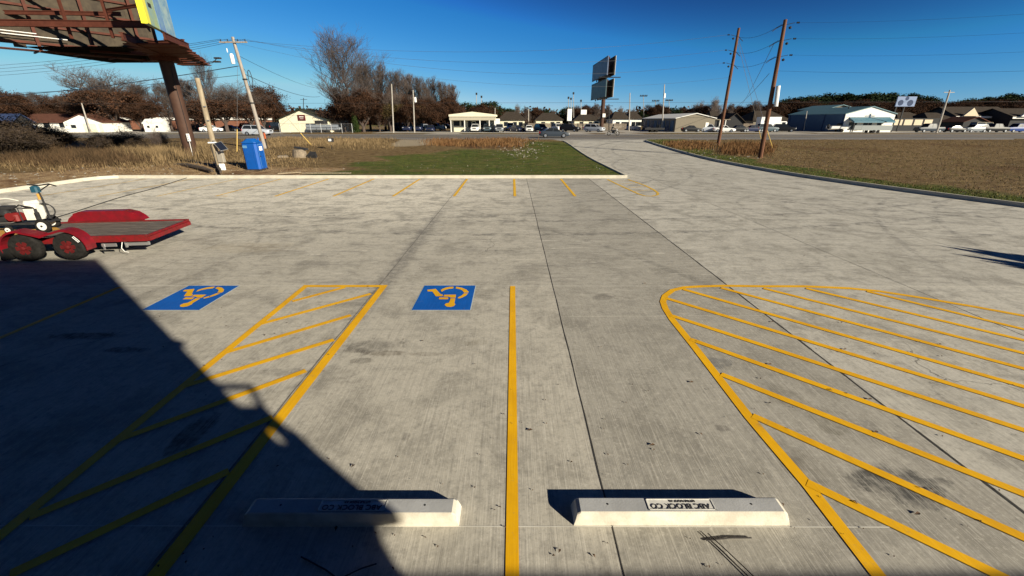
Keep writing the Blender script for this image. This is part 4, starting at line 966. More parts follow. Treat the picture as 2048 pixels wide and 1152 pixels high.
# ================================================================== trees
def tri_mesh(name, verts, faces, m, mi=None):
    me = bpy.data.meshes.new(name); me.from_pydata(verts, [], faces)
    for x in (m if isinstance(m, list) else [m]): me.materials.append(x)
    if mi is not None: me.polygons.foreach_set('material_index', mi)
    me.update(); return me
def grow(seed, H0=20.0, spread=.5, trunk_frac=.22, r0=.4, levels=5, kids_=4, ratio=.68, upward=.25, twig=.018, lean=0.0, minr=.012, leader=0):
    rd = random.Random(seed); segs = []
    def br(p, d, L, r, lv):
        n = 3 if lv > 1 else 2
        q = p.copy(); dd = d.copy(); pts = [(p.copy(), r)]
        for i in range(n):
            dd = (dd+Vector((rd.uniform(-1,1), rd.uniform(-1,1), rd.uniform(-.6,1)))*.16+Vector((0,0,upward*.25))).normalized()
            q2 = q+dd*(L/n); rr = r*(1-(i+1)/n*.45); segs.append((q.copy(), q2.copy(), pts[-1][1], rr, lv)); pts.append((q2.copy(), rr)); q = q2
        if lv == 0: return
        for j in range(kids_+(1 if lv > 3 else 0)):
            t = rd.uniform(.25, 1.0) if j else 1.0
            k = min(n-1, int(t*n)); a, ra = pts[k]; b, rb = pts[k+1]; f = t*n-k; s = a.lerp(b, min(1, f))
            ax = Vector((rd.uniform(-1,1), rd.uniform(-1,1), rd.uniform(-.3,.5))).normalized()
            nd = (dd*(1-spread)+ax*spread+Vector((0,0,upward*.5))).normalized()
            br(s, nd, L*ratio*rd.uniform(.75,1.15), max(minr, r*.55*rd.uniform(.8,1.1)), lv-1)
    th = H0*trunk_frac
    p = Vector((0,0,-.3)); q = Vector((lean*th, 0, th)); segs.append((p, q, r0*1.15, r0*.9, 9))
    if leader:
        top = H0*.80; prev = q; pr = r0*.85
        for j in range(6):
            nz = th+(top-th)*(j+1)/6; nq = Vector((q.x+rd.uniform(-.35,.35), q.y+rd.uniform(-.35,.35), nz)); nr = r0*.85*(1-(j+1)/6*.82); segs.append((prev, nq, pr, nr, 9)); prev, pr = nq, nr
        for j in range(leader):
            t = (j+.5)/leader; z = th*.8+(top-th*.8)*t; a = j*2.4+rd.uniform(-.4,.4); up = .55+.9*t
            d = Vector((cos(a), sin(a), up*rd.uniform(.8,1.2))).normalized()
            br(Vector((q.x, q.y, z)), d, H0*(.20-.07*t)*rd.uniform(.85,1.15), r0*(.42-.28*t), levels)
    M_ = 4 if not leader else -1
    for j in range(M_+1):
        a = 2*pi*j/M_+rd.uniform(-.5,.5); s = .15 if j == M_ else spread*1.0
        d = Vector((cos(a)*s, sin(a)*s, 1)).normalized()
        br(q-Vector((0,0,rd.uniform(0, .5)*th*.4)), d, H0*.33*(1 if j == M_ else .85), r0*.62, levels)
    zz_ = sorted(b.z for a, b, *_ in segs); zmax = zz_[int(len(zz_)*.985)]; f = H0/zmax
    return [(a*f, b*f, ra, rb, lv) for a, b, ra, rb, lv in segs]
def seg_mesh(name, segs, m, thick=1.0):
    v = []; f = []
    for a, b, ra, rb, lv in segs:
        n = 3 if lv <= 2 else 6
        d = (b-a).normalized(); u = Vector((0,0,1)) if abs(d.z) < .9 else Vector((1,0,0)); s = d.cross(u).normalized(); t = s.cross(d); o = len(v)
        for p, r in ((a, ra*thick), (b, rb*thick)):
            for j in range(n): q = 2*pi*j/n; v.append(p+(s*cos(q)+t*sin(q))*r)
        for j in range(n): f.append((o+j, o+(j+1)%n, o+n+(j+1)%n, o+n+j))
    return tri_mesh(name, v, f, m)
def leaf_mesh(name, centers, size, m, seed, jit=.5, per=6, aspect=.6):
    rs = np.random.RandomState(seed); C = np.repeat(np.array(centers, dtype=float), per, axis=0); n = len(C)
    C += rs.normal(0, jit, C.shape); a = rs.normal(0, 1, (n, 3)); a /= np.linalg.norm(a, axis=1)[:, None]; b = rs.normal(0, 1, (n, 3)); b -= (a*b).sum(1)[:, None]*a; b /= np.linalg.norm(b, axis=1)[:, None]
    s = size*rs.uniform(.6, 1.4, (n, 1)); a *= s; b *= s*aspect
    V = np.stack([C-a, C+b*.9, C+a, C-b*.9], 1).reshape(-1, 3); Fc = np.arange(n*4).reshape(-1, 4)
    me = bpy.data.meshes.new(name); me.vertices.add(len(V)); me.vertices.foreach_set('co', V.ravel()); me.loops.add(n*4); me.loops.foreach_set('vertex_index', Fc.ravel()); me.polygons.add(n)
    me.polygons.foreach_set('loop_start', np.arange(n)*4); me.polygons.foreach_set('loop_total', np.full(n, 4)); me.materials.append(m); me.update(calc_edges=True); return me
def leafmat(name, a, b, scale=.5):
    m = mat(name, a, 0.9, col2=b, scale=scale, spec=.1); return m
M_twig = mat("bare_twigs", (0.055, 0.042, 0.038), 0.95, col2=(.11,.088,.082), scale=.6)
M_twigd = mat("dark_twigs", (0.060, 0.043, 0.036), 0.95, col2=(.10,.075,.062), scale=.6)
M_twigl = mat("pale_twigs", (0.20, 0.165, 0.145), 0.95, col2=(.13,.10,.085), scale=.6)
M_rust = leafmat("rust_leaves", (0.040, 0.022, 0.014), (0.095, 0.045, 0.025))
M_rustd = leafmat("dark_rust_leaves", (0.026, 0.015, 0.010), (0.075, 0.036, 0.020))
M_weed0 = leafmat("brush_leaves", (0.022, 0.016, 0.011), (0.060, 0.042, 0.026))
M_olive = leafmat("olive_brown_leaves", (0.050, 0.038, 0.016), (0.10, 0.072, 0.030))
M_pine = leafmat("pine_needles", (0.008, 0.016, 0.007), (0.026, 0.040, 0.014))
M_cedar = leafmat("cedar_leaves", (0.016, 0.032, 0.008), (0.045, 0.065, 0.018))
def ends(segs, maxlv=1, zmin=0): return [b for a, b, ra, rb, lv in segs if lv <= maxlv and b.z > zmin]
TREE = {}
def tree_kind(kind):
    if kind in TREE: return TREE[kind]
    if kind == 'elm': s = grow(31, 22, .38, .13, .40, 4, 4, .77, .16, leader=24); out = (seg_mesh('branches', s, M_twig, .95), None)
    elif kind == 'bare': s = grow(9, 15, .42, .14, .22, 4, 5, .75, .28, leader=14); out = (seg_mesh('branches', s, M_twig, 1.2), None)
    elif kind == 'bare_dark': s = grow(13, 15, .42, .12, .24, 4, 4, .78, .24, leader=18); out = (seg_mesh('branches', s, M_twigd, 1.4), None)
    elif kind == 'bare_pale': s = grow(17, 14, .48, .18, .22, 5, 4, .68, .4); out = (seg_mesh('branches', s, M_twigl, 1.2), None)
    elif kind == 'rust': 
        s = grow(21, 15, .44, .12, .26, 4, 4, .80, .24, leader=20); out = (seg_mesh('branches', s, M_twigd, 1.2), leaf_mesh('leaves', [e for e in ends(s, 1) if e.z < 9.0 and hash((round(e.x,1),round(e.y,1))) % 3], .15, M_rust, 3, .45, 3))
    elif kind == 'oak':
        s = grow(25, 13, .62, .14, .34, 5, 4, .7, .12); out = (seg_mesh('branches', s, M_twigd, 1.2), leaf_mesh('leaves', [e for e in ends(s, 2, 1.5) if hash((round(e.x,1),round(e.z,1))) % 5 > 1 and e.z < 8.5 or e.z < 5], .15, M_rust, 4, .42, 4))
    elif kind == 'oakd':
        s = grow(29, 12, .60, .10, .30, 5, 4, .7, .12); out = (seg_mesh('branches', s, M_twigd, 1.2), leaf_mesh('leaves', ends(s, 2, 1.5), .16, M_rustd, 5, .42, 4))
    elif kind == 'olive':
        s = grow(33, 12, .48, .08, .26, 5, 4, .7, .3); out = (seg_mesh('branches', s, M_twigd, 1.2), leaf_mesh('leaves', [e for e in ends(s, 1) if e.z < 8], .16, M_olive, 6, .4, 4))
    elif kind == 'brush':
        s = grow(37, 6, .66, .04, .10, 4, 5, .75, .15); out = (seg_mesh('branches', s, M_twigd, 1.1), leaf_mesh('leaves', ends(s, 1), .10, M_weed0, 7, .3, 2))
    elif kind == 'pine':
        rd = random.Random(41); c = []
        s = [(Vector((0,0,-.3)), Vector((0,0,12.5)), .22, .06, 9)]
        for i in range(260):
            t = rd.random()**.8; z = 3.2+t*10; R = (1-(t-.35)**2*1.6)*2.6*rd.uniform(.3,1); a = rd.uniform(0, 2*pi); c.append(Vector((R*cos(a), R*sin(a), z)))
            if i % 5 == 0: s.append((Vector((0,0,z-.8)), c[-1], .05, .02, 1))
        out = (seg_mesh('branches', s, M_twigd), leaf_mesh('leaves', c, .26, M_pine, 8, .42, 26, .35))
    elif kind == 'cedar':
        rd = random.Random(43); c = []
        for i in range(300): t = rd.random(); a = rd.uniform(0, 2*pi); R = 1.9*(1-t)**.7*rd.uniform(.4,1); c.append(Vector((R*cos(a), R*sin(a), .2+t*6.5)))
        out = (seg_mesh('branches', [(Vector((0,0,-.2)), Vector((0,0,6)), .15, .03, 9)], M_twigd), leaf_mesh('leaves', c, .2, M_cedar, 9, .25, 22, .4))
    elif kind == 'round':
        rd = random.Random(47); c = []
        for i in range(260):
            v = Vector((rd.gauss(0,1), rd.gauss(0,1), rd.gauss(0,1))).normalized()*rd.uniform(.55,1)**.6; c.append(Vector((v.x*4.6, v.y*4.6, 5.6+v.z*4.2)))
        s = [(Vector((0,0,-.3)), Vector((0,0,4)), .25, .15, 9)]+[(Vector((0,0,3)), q, .08, .03, 1) for q in c[:60]]
        out = (seg_mesh('branches', s, M_twigd), leaf_mesh('leaves', c, .3, M_pine, 10, .5, 26, .45))
    TREE[kind] = out; return out
KH = {'elm': 22, 'bare': 15, 'bare_dark': 15, 'bare_pale': 14, 'rust': 15, 'oak': 13, 'oakd': 12, 'olive': 12, 'brush': 6, 'pine': 13.4, 'cedar': 6.8, 'round': 10}
PNAME = {'elm': 'bare_tree', 'bare': 'bare_tree', 'bare_dark': 'bare_tree', 'bare_pale': 'bare_tree', 'rust': 'oak_tree', 'oak': 'oak_tree', 'oakd': 'oak_tree', 'olive': 'oak_tree', 'brush': 'brush_shrub', 'pine': 'pine_tree', 'cedar': 'cedar_tree', 'round': 'evergreen_tree'}
def tree(kind, px, top, d, label, group, wide=1.0, rz=0.0, base=None):
    g = spot(px, d); t = P(px, top, d); hh = t.z-g.z; s = hh/KH[kind]
    o = empty(PNAME[kind], (g.x, g.y, g.z-.05), rz); o.scale = (s*wide, s*wide, s); tag(o, label, 'tree' if kind != 'brush' else 'shrub', group)
    a, b = tree_kind(kind)
    x = bpy.data.objects.new('trunk', a); COL.objects.link(x); x.parent = o
    if b: y = bpy.data.objects.new('crown', b); COL.objects.link(y); y.parent = o
    return o
TG = 'trees across the highway'
tree('elm', 703, 68, 108, 'tallest bare tree with a wide fan of twigs left of centre', TG, 1.5, 2.1)
for i, (k, px, top, d, lab, wd) in enumerate((
 ('rust', 742, 128, 112, 'rust-leaved tree just right of the tallest bare tree', .9), ('rust', 690, 175, 104, 'low rust-leaved oak under the tallest bare tree', 1.5), ('oakd', 728, 190, 103, 'dark oak with low skirt of leaves below the tallest bare tree', 1.4),
 ('bare_dark', 772, 130, 114, 'grey bare tree behind the left slim pole', .9), ('rust', 800, 142, 112, 'bare-topped rust tree between the two slim poles', .9), ('bare', 822, 150, 118, 'fine-twigged bare tree at the right slim pole', .9),
 ('rust', 845, 155, 113, 'rust-bottomed tree above the white pickup', .9), ('bare_dark', 868, 158, 116, 'dark bare tree above the row of navy cars', .9), ('olive', 782, 185, 106, 'olive-brown low tree behind the black van', 1.2), ('olive', 835, 190, 108, 'olive-brown low tree behind the white pickup', 1.2),
 ('rust', 890, 164, 115, 'rust tree left of the cream office roof', .8), ('bare', 908, 170, 118, 'rightmost bare tree of the tall wood beside the cream office', .8), ('oakd', 905, 200, 112, 'low dark oak touching the cream office roof', 1.1), ('oakd', 862, 205, 108, 'low dark oak above the parked navy cars', 1.2), ('rust', 760, 200, 105, 'low rust oak right of the green cedar', 1.3), ('oakd', 815, 205, 106, 'low dark oak behind the slim pole with a lamp', 1.3),
 ('oak', 235, 142, 106, 'broad brown-leaved tree left of the billboard column', 1.15), ('bare', 300, 170, 112, 'bare grey tree behind the white shed', 1.2), ('bare_dark', 345, 165, 116, 'bare tree seen right behind the billboard column', 1.2), ('oak', 200, 188, 110, 'lower brown oak behind the white garage', 1.3), ('oakd', 285, 200, 108, 'dark leafy oak standing over the white shed', 1.3),
 ('elm', 432, 114, 108, 'large bare tree between wooden post and utility pole', .72), ('oak', 455, 170, 104, 'brown oak under the large bare tree by the utility pole', 1.25), ('oak', 505, 178, 106, 'rounded rust oak right of the utility pole', 1.15), ('oakd', 530, 182, 112, 'dark oak at the right side of the rounded rust oak', 1.1), ('oak', 405, 200, 104, 'low rust oak behind the wooden post', 1.3), ('bare', 395, 160, 118, 'bare tree left of the wooden post top', 1.0),
 ('oakd', 20, 185, 105, 'dark brown tree at the far left edge', 1.3), ('bare', 62, 188, 130, 'first of the grey bare trees behind the brown roof', 1.2), ('bare', 90, 186, 128, 'second of the grey bare trees behind the brown roof', 1.2), ('bare_dark', 115, 190, 130, 'third of the grey bare trees behind the brown roof', 1.2), ('bare', 142, 192, 126, 'fourth of the grey bare trees behind the brown roof', 1.2), ('oakd', 160, 198, 118, 'dark oak between grey trees and the garage', 1.3), ('oakd', 50, 212, 112, 'low dark oak above the brown roof', 1.4), ('oakd', 110, 214, 114, 'low dark oak at the middle of the brown roof', 1.4)
 )): tree(k, px, top, d, lab, TG, wd, i*1.37)
tree('cedar', 712, 226, 100, 'small green cedar at the foot of the tallest bare tree', TG, .8)
BG = 'background trees'
rd = random.Random(77)
lst = [('round',936,206,150,'first dark evergreen over the cream office'),('round',951,210,160,'second dark evergreen over the cream office'),('round',978,203,150,'large dark evergreen right of the two stadium lamps'),('oakd',965,214,140,'brown oak over the right half of the cream office'),
 ('oakd',1000,222,150,'brown tree right of the large dark evergreen'),('round',1014,216,190,'small evergreen over the first brown-roofed house'),('bare_pale',1032,212,200,'pale bare tree right over the first brown roof'),('bare_dark',1052,214,190,'dark bare tree between the two brown-roofed houses'),
 ('oakd',1068,220,200,'brown tree left of the second brown roof'),('round',1086,219,210,'evergreen over the second brown roof'),('bare_dark',1104,220,200,'bare tree left of the white box sign'),('round',1136,214,210,'evergreen behind the tall white sign'),('oakd',1152,220,200,'brown tree right of the tall white sign'),
 ('oakd',1170,215,210,'reddish bare tree left of the double billboard'),('bare_dark',1190,208,190,'spreading bare tree behind the double billboard post'),('bare_dark',1212,212,200,'second bare tree behind the double billboard post'),('bare_pale',1240,216,210,'pale bare tree over the white houses'),('round',1283,221,220,'evergreen left of the storage building'),
 ('bare_pale',1262,219,215,'fine pale bare tree left of the storage roof'),('oakd',1312,213,200,'rusty tree over the storage roof'),('round',1341,216,210,'round evergreen right of the tall grey pole'),('oakd',1358,219,220,'brown tree over the tan gable'),('oakd',1385,216,200,'dark tree at the left of the pale bare tree'),('bare_pale',1425,199,180,'broad pale bare tree left of the tall brown pole'),('bare_pale',1396,206,190,'smaller pale bare tree over the tan gable'),
 ('oakd',1408,215,185,'dark oak under the broad pale bare tree'),('bare_dark',1453,208,200,'bare tree behind the left tall brown pole'),('oakd',1470,216,210,'dark oak between the tall brown poles'),('rust',1504,202,170,'reddish bare tree between the tall brown poles'),('oakd',1490,214,180,'dark low oak left of the reddish bare tree'),
 ('oakd',1530,212,170,'dark oak just left of the right tall brown pole'),('bare',1842,204,190,'bare tree right of the blue and white sign'),('bare',1862,206,195,'second bare tree right of the blue and white sign'),('oakd',1880,222,180,'dark oak left of the leaning pole'),
 ('round',612,216,170,'evergreen above the cream shop roof'),('round',640,218,175,'second evergreen above the cream shop roof'),('oakd',570,222,150,'brown tree left above the cream shop'),('oakd',592,224,155,'low brown tree over the cream shop ridge')]
for i, (k, px, top, d, lab) in enumerate(lst): tree(k, px, top, d, lab, BG, 1.25 if k in ('oakd','round') else 1.15, i*.9)
ridge = [(1556,202),(1568,198),(1582,195),(1596,196),(1610,193),(1624,194),(1638,196),(1652,188),(1664,190),(1678,189),(1692,192),(1706,188),(1720,190),(1734,187),(1748,188),(1762,188),(1776,191),(1790,190),(1804,189),(1818,194),(1830,196),
         (1905,202),(1920,198),(1936,196),(1950,194),(1964,195),(1980,193),(1994,188),(2004,188),(2016,193),(2030,196),(2044,192),(2060,190)]
for i, (px, top) in enumerate(ridge):
    tree('pine' if i % 3 == 0 else 'round', px, top+rd.uniform(-1,2), 205+rd.uniform(-12, 12), 'dark pine of the ridge, number of trees before it from the left matches no other' if False else 'dark evergreen standing in the long dark ridge behind the right buildings', 'dark evergreens on the right ridge', 1.5, i*.7)
for i, px in enumerate(range(1556, 2070, 17)):
    tree('oakd', px, 208+rd.uniform(-3, 6), 188+rd.uniform(-6, 6), 'dark brown leafless oak under the evergreen ridge at right', 'dark oaks below the right ridge', 1.6, i*1.1)
# far-off woods that read as one mass
c = []
for i in range(2600):
    px = rd.uniform(-300, 2350); d = rd.uniform(230, 330); g = P(px, 262, d); c.append(Vector((g.x, d, .6+rd.random()**1.4*(6.5 if 1880 > px > -100 else 8))))
o = bpy.data.objects.new('wood_line', leaf_mesh('wood_line', c, .9, M_rustd, 20, 1.4, 22, .7)); COL.objects.link(o)
tag(o, 'distant dark wood line along the horizon', 'woods', kind='stuff')

# ================================================================== buildings
M_roofb = mat("brown_shingle", (0.10, 0.045, 0.032), 0.9, var=.25, scale=2, spec=.12); M_roofg = mat("dark_shingle", (0.050, 0.040, 0.032), 0.9, var=.25, scale=2, spec=.12); M_roofgr = mat("green_black_roof", (0.03, 0.035, 0.025), 0.8, var=.2, spec=.12)
M_cremw = mat("cream_siding", (0.70, 0.66, 0.50), 0.8, var=.05, scale=1, spec=.12); M_whw = mat("white_siding", (0.78, 0.76, 0.70), 0.75, var=.05, spec=.12); M_tanw = mat("tan_metal_siding", (0.20, 0.175, 0.135), 0.7, var=.08, spec=.12)
M_bluew = mat("blue_grey_siding", (0.07, 0.115, 0.18), 0.6, var=.1, spec=.12); M_teal2 = mat("teal_metal_roof", (0.10, 0.20, 0.23), 0.45); M_wroof = mat("white_metal_roof", (0.78, 0.77, 0.73), 0.5, spec=.12)
M_glass = mat("window_glass", (0.015, 0.018, 0.022), 0.2, spec=.3); M_brick = mat("red_brown_brick", (0.22, 0.10, 0.065), 0.9, var=.2, scale=3, spec=.12); M_fence = mat("weathered_fence_wood", (0.20, 0.165, 0.13), 0.9, var=.2, scale=2, spec=.12)
M_bdoor = mat("dark_blue_door", (0.03, 0.05, 0.11), 0.5, spec=.12)
def gable(x0, x1, y0, y1, wh, rh, axis, mw, mr, loc, label, name='building', rz=0, over=.5, doors=(), wins=(), trimm=None, sidewins=()):
    b = empty(name, (*loc, RZ-.02), rz); tag(b, label, 'building')
    k = MB(); k.box(x0, x1, y0, y1, -.2, wh)
    xm, ym = (x0+x1)/2, (y0+y1)/2
    if axis == 'y': k.prism_xz([(x0, wh+.002), (x1, wh+.002), (xm, rh)], y0+.002, y1-.002)
    else:
        k.add([Vector((x, y, z)) for x in (x0+.002, x1-.002) for (y, z) in ((y0, wh+.002), (y1, wh+.002), (ym, rh))], [(0,1,2),(5,4,3),(0,3,4,1),(1,4,5,2),(2,5,3,0)])
    k.build('wall', mw, b)
    k = MB(); t = .14
    if axis == 'y':
        sl = (rh-wh)/(xm-x0)
        for s_, xe in ((-1, x0-over), (1, x1+over)):
            ze = wh-over*sl
            k.prism_xz([(xe, ze+.02), (xm, rh+.02), (xm, rh+.02+t), (xe, ze+.02+t)], y0-over, y1+over)
    else:
        sl = (rh-wh)/(ym-y0)
        for ye in (y0-over, y1+over):
            ze = wh-over*sl
            k.loft([[Vector((x, ye, ze+.02)), Vector((x, ym, rh+.02)), Vector((x, ym, rh+.02+t)), Vector((x, ye, ze+.02+t))] for x in (x0-over, x1+over)])
    k.build('roof', mr, b)
    for (x, w_, z0_, z1_, m) in doors: k = MB(); k.box(x, x+w_, y0-.06, y0-.003, z0_, z1_); k.build('door', m, b)
    for (x, w_, z0_, z1_) in wins:
        k = MB(); k.box(x, x+w_, y0-.05, y0-.003, z0_, z1_); q = k.build('window', M_glass, b)
        k = MB(); k.box(x-.08, x+w_+.08, y0-.08, y0-.051, z0_-.1, z0_-.001); k.build('sill', M_whw, q)
    for (y, w_, z0_, z1_, m, side) in sidewins:
        k = MB(); xx = (x0-.06, x0-.003) if side < 0 else (x1+.003, x1+.06); k.box(xx[0], xx[1], y, y+w_, z0_, z1_); k.build('door', m, b)
    return b
def bx(px, d): return P(px, 262, d).x
# 1 left house with garage
x = bx(110, 108)
gable(-7.5, 7.0, 0, 8, 2.2, 3.9, 'x', M_whw, M_roofb, (x+1, 106), 'long white house with a brown shingle roof at the far left', 'house', radians(4), wins=((-5,1.4,1,2),(-1,1.4,1,2),(2.5,1.4,1,2)))
x = bx(196, 104)
gable(-3.9, 3.9, 0, 9, 2.15, 3.75, 'y', M_whw, M_roofb, (x, 101), 'white gabled garage beside the brown-roofed house', 'garage', radians(8), .3, doors=((-.1,2.6,.0,1.9,M_cremw),(3.0,.8,0,1.9,M_cremw)), wins=((-2.6,1.0,.9,1.6),))
x = bx(38, 103); gable(-3, 3, 0, 5, 2.2, 3.8, 'x', M_dark, mat("blue_tarp_roof", (.03,.05,.12), .6), (x, 99), 'small carport with a dark blue roof at the far left', 'carport', .1)
x = bx(322, 106); gable(-1.9, 1.9, 0, 3, 1.9, 2.7, 'x', M_whw, M_wroof, (x, 104), 'small white shed right of the brown oak', 'shed', radians(10), .15, wins=((-1.2,.5,.9,1.4),(.6,.5,.9,1.4)))
# long low tan building with white roof
b = empty('warehouse', (bx(330, 135), 135, RZ)); tag(b, 'long low brick building with a white roof edge behind the oaks', 'building')
MB().box(-75, 26, 0, 14, -.3, 2.6).build('wall', M_brick, b); MB().box(-75.4, 26.4, -.4, 14.4, 2.61, 3.3).build('roof', M_wroof, b)
# cream shop
x = bx(617, 104)
shop = gable(-5.4, 5.6, 0, 14, 2.7, 4.75, 'y', M_cremw, M_roofgr, (x, 102), 'cream gabled shop with a small dark red sign', 'shop', 0, .5, wins=((.6,2.2,.9,1.9),))
MB().box(-7.4, -5.9, 0.5, 13, 2.1, 2.25).build('awning', M_roofgr, shop)
sg = MB(); sg.box(-.95, .75, -.14, -.06, 2.5, 3.7); sgo = sg.build('sign', mat("dark_red_sign", (.10,.012,.012), .5), shop)
MB().box(-.6, .4, -.155, -.142, 3.2, 3.36).build('lettering', M_whw, sgo); MB().box(-.5, .3, -.155, -.142, 2.85, 2.92).build('lettering', M_whw, sgo)
# cream office
x = bx(948, 106); of = empty('office', (x, 103, RZ)); tag(of, 'cream office with a broad fascia and a posted front porch', 'building')
hw = 5.1
MB().box(-hw, hw, 2.4, 9, -.2, 3.1).build('wall', M_cremw, of)
k = MB(); k.prism_xz([(-hw-.3,3.35),(hw+.3,3.35),(hw+.3,3.75),(0,4.35),(-hw-.3,3.75)], -.3, 9); k.build('fascia', M_cremw, of)
k = MB(); k.box(-hw-.2, hw+.2, -.25, 2.39, 2.55, 3.34); k.build('soffit_band', mat("ribbed_tan", (.42,.38,.29), .7), of)
for px_ in (-hw, -1.95, 1.6, 3.75, hw-.1): MB().box(px_, px_+.2, -.2, 0, -.1, 2.55).build('post', M_whw, of)
for (a, b_, z0_, z1_) in ((-4.7,-3.3,1.3,2.4),(-2.9,-2.1,1.3,2.4),(-1.3,-.5,.9,2.4),(1.7,3.0,1.0,2.4),(.6,1.4,1.0,2.4)): MB().box(a, b_, 2.33, 2.397, z0_, z1_).build('window', M_glass, of)
MB().box(-.3, .4, 2.33, 2.397, 0, 2.2).build('door', M_glass, of)
MB().box(hw, hw+1.0, 1.0, 9, -.1, 2.9).build('side_room', M_whw, of)
def fence(x0, x1, y, h_, label, m=M_fence, step=2.4, board=.14):
    b = empty('fence', (x0, y, RZ)); tag(b, label, 'fence'); k = MB(); x_ = 0
    while x_ < x1-x0: k.box(x_, x_+board-.02, 0, .03, .02, h_*(1+.02*sin(x_*3))); x_ += board
    k.build('board_panel', m, b); x_ = 0
    k = MB(); k.box(0, x1-x0, .031, .07, h_*.25, h_*.3); k.box(0, x1-x0, .031, .07, h_*.75, h_*.8); k.build('rail', m, b)
def hip(px0, px1, d, wh, rh, label, mw=M_cremw, mr=M_roofg, depth=9):
    x0, x1 = bx(px0, d), bx(px1, d); xm = (x0+x1)/2; hw = (x1-x0)/2
    b = empty('house', (xm, d, RZ-.02)); tag(b, label, 'house', 'houses across the highway')
    MB().box(-hw, hw, 0, depth, -.2, wh).build('wall', mw, b)
    k = MB(); e = .5; r_ = hw*.45
    vs_ = [Vector(v) for v in ((-hw-e,-e,wh+.01),(hw+e,-e,wh+.01),(hw+e,depth+e,wh+.01),(-hw-e,depth+e,wh+.01),(-r_,depth/2,rh),(r_,depth/2,rh))]
    k.add(vs_, [(3,2,1,0),(0,1,5,4),(2,3,4,5),(1,2,5),(3,0,4)]); k.build('roof', mr, b)
    for t in (-.6, .1, .55): MB().box(hw*t, hw*t+1.1, -.05, -.003, 1, 2.1).build('window', M_glass, b)
    return b
hip(998, 1049, 128, 2.6, 4.9, 'first brown hip-roofed house, right of the cream office')
hip(1072, 1124, 130, 2.6, 4.6, 'second brown hip-roofed house, left of the white box sign')
hip(1148, 1200, 140, 2.5, 4.3, 'low brown hip-roofed house behind the double billboard post')
hip(1224, 1256, 132, 2.9, 5.0, 'white house with a dark roof right of the double billboard', M_whw)
hip(1257, 1281, 134, 2.9, 5.0, 'small white house left of the storage building', M_whw)
hip(1420, 1445, 128, 2.7, 5.0, 'dark-roofed house right of the tan gable', M_whw)
x = bx(1458, 122); gable(-2.6, 2.6, 0, 8, 2.2, 4.2, 'y', M_dark, M_roofg, (x, 120), 'dark gabled house behind the left tall brown pole', 'house')
hip(1503, 1577, 130, 2.4, 5.2, 'big dark hip-roofed house behind the right tall brown pole', M_tanw, M_roofg, 12)
fence(bx(1410, 126), bx(1500, 126), 125, 1.7, 'weathered board fence between the tall brown poles')
hip(1745, 1775, 126, 2.9, 4.6, 'low dark-roofed house right of the blue warehouse', M_whw)
hip(1790, 1850, 130, 2.6, 4.8, 'dark-roofed building behind the blue and white sign', M_tanw)
hip(1850, 1905, 126, 2.6, 4.6, 'dark brown-roofed house by the leaning pole', M_dark)
# storage building
x = bx(1340, 106)
st2 = gable(0, 9.0, 0, 26, 2.95, 3.95, 'y', M_tanw, M_wroof, (x, 103), 'storage building with a white roof and tan gable end', 'storage_building', 0, .25, doors=((6.9,.75,0,2.1,M_whw),), sidewins=tuple((1.0+i*3.1, 2.3, 0, 2.5, M_bdoor if i % 2 else M_bluew, -1) for i in range(8)))
MB().box(9.01, 12.2, .5, 8, -.1, 2.6).build('side_room', M_dark, st2); MB().box(9.0, 12.6, .1, 8.2, 2.62, 2.78).build('awning', M_tanw, st2)
for xx in (10.2, 11.5): MB().box(xx, xx+.15, .15, .3, 0, 2.61).build('post', M_whw, st2)
# blue warehouse
x = bx(1664, 106)
wh_ = gable(0, 11.4, 0, 21, 3.9, 5.4, 'y', M_whw, M_teal2, (x, 103), 'blue metal warehouse with a white gable front and blue awning', 'warehouse', 0, .25)
MB().box(-.06, -.003, .0, 21, -.1, 3.85).build('side_cladding', M_bluew, wh_)
for y_ in (0.2, 6.5, 13.5, 20): MB().box(-.12, -.062, y_, y_+.35, 0, 3.85).build('downspout', M_bdoor, wh_)
k = MB(); k.loft([[Vector((xx, -.003, 3.2)), Vector((xx, -.003, 2.7)), Vector((xx, -1.9, 2.05)), Vector((xx, -1.9, 2.3))] for xx in (1.0, 10.3)]); k.build('awning', mat("blue_awning", (.05,.15,.21), .5), wh_)
for xx in (1.1, 4.2, 7.2, 10.0): MB().box(xx, xx+.15, -1.85, -1.7, 0, 2.2).build('post', M_dark, wh_)
for (a, b_) in ((1.3,3.1),(4.6,6.6),(7.8,8.8)): MB().box(a, b_, -.05, -.003, .5, 2.1).build('window', M_glass, wh_)
x = bx(1688, 122); gable(0, 8.0, 10, 22, 5.5, 6.5, 'y', M_tanw, M_teal2, (x-2, 118), 'tan gable rising behind the blue warehouse roof', 'building')
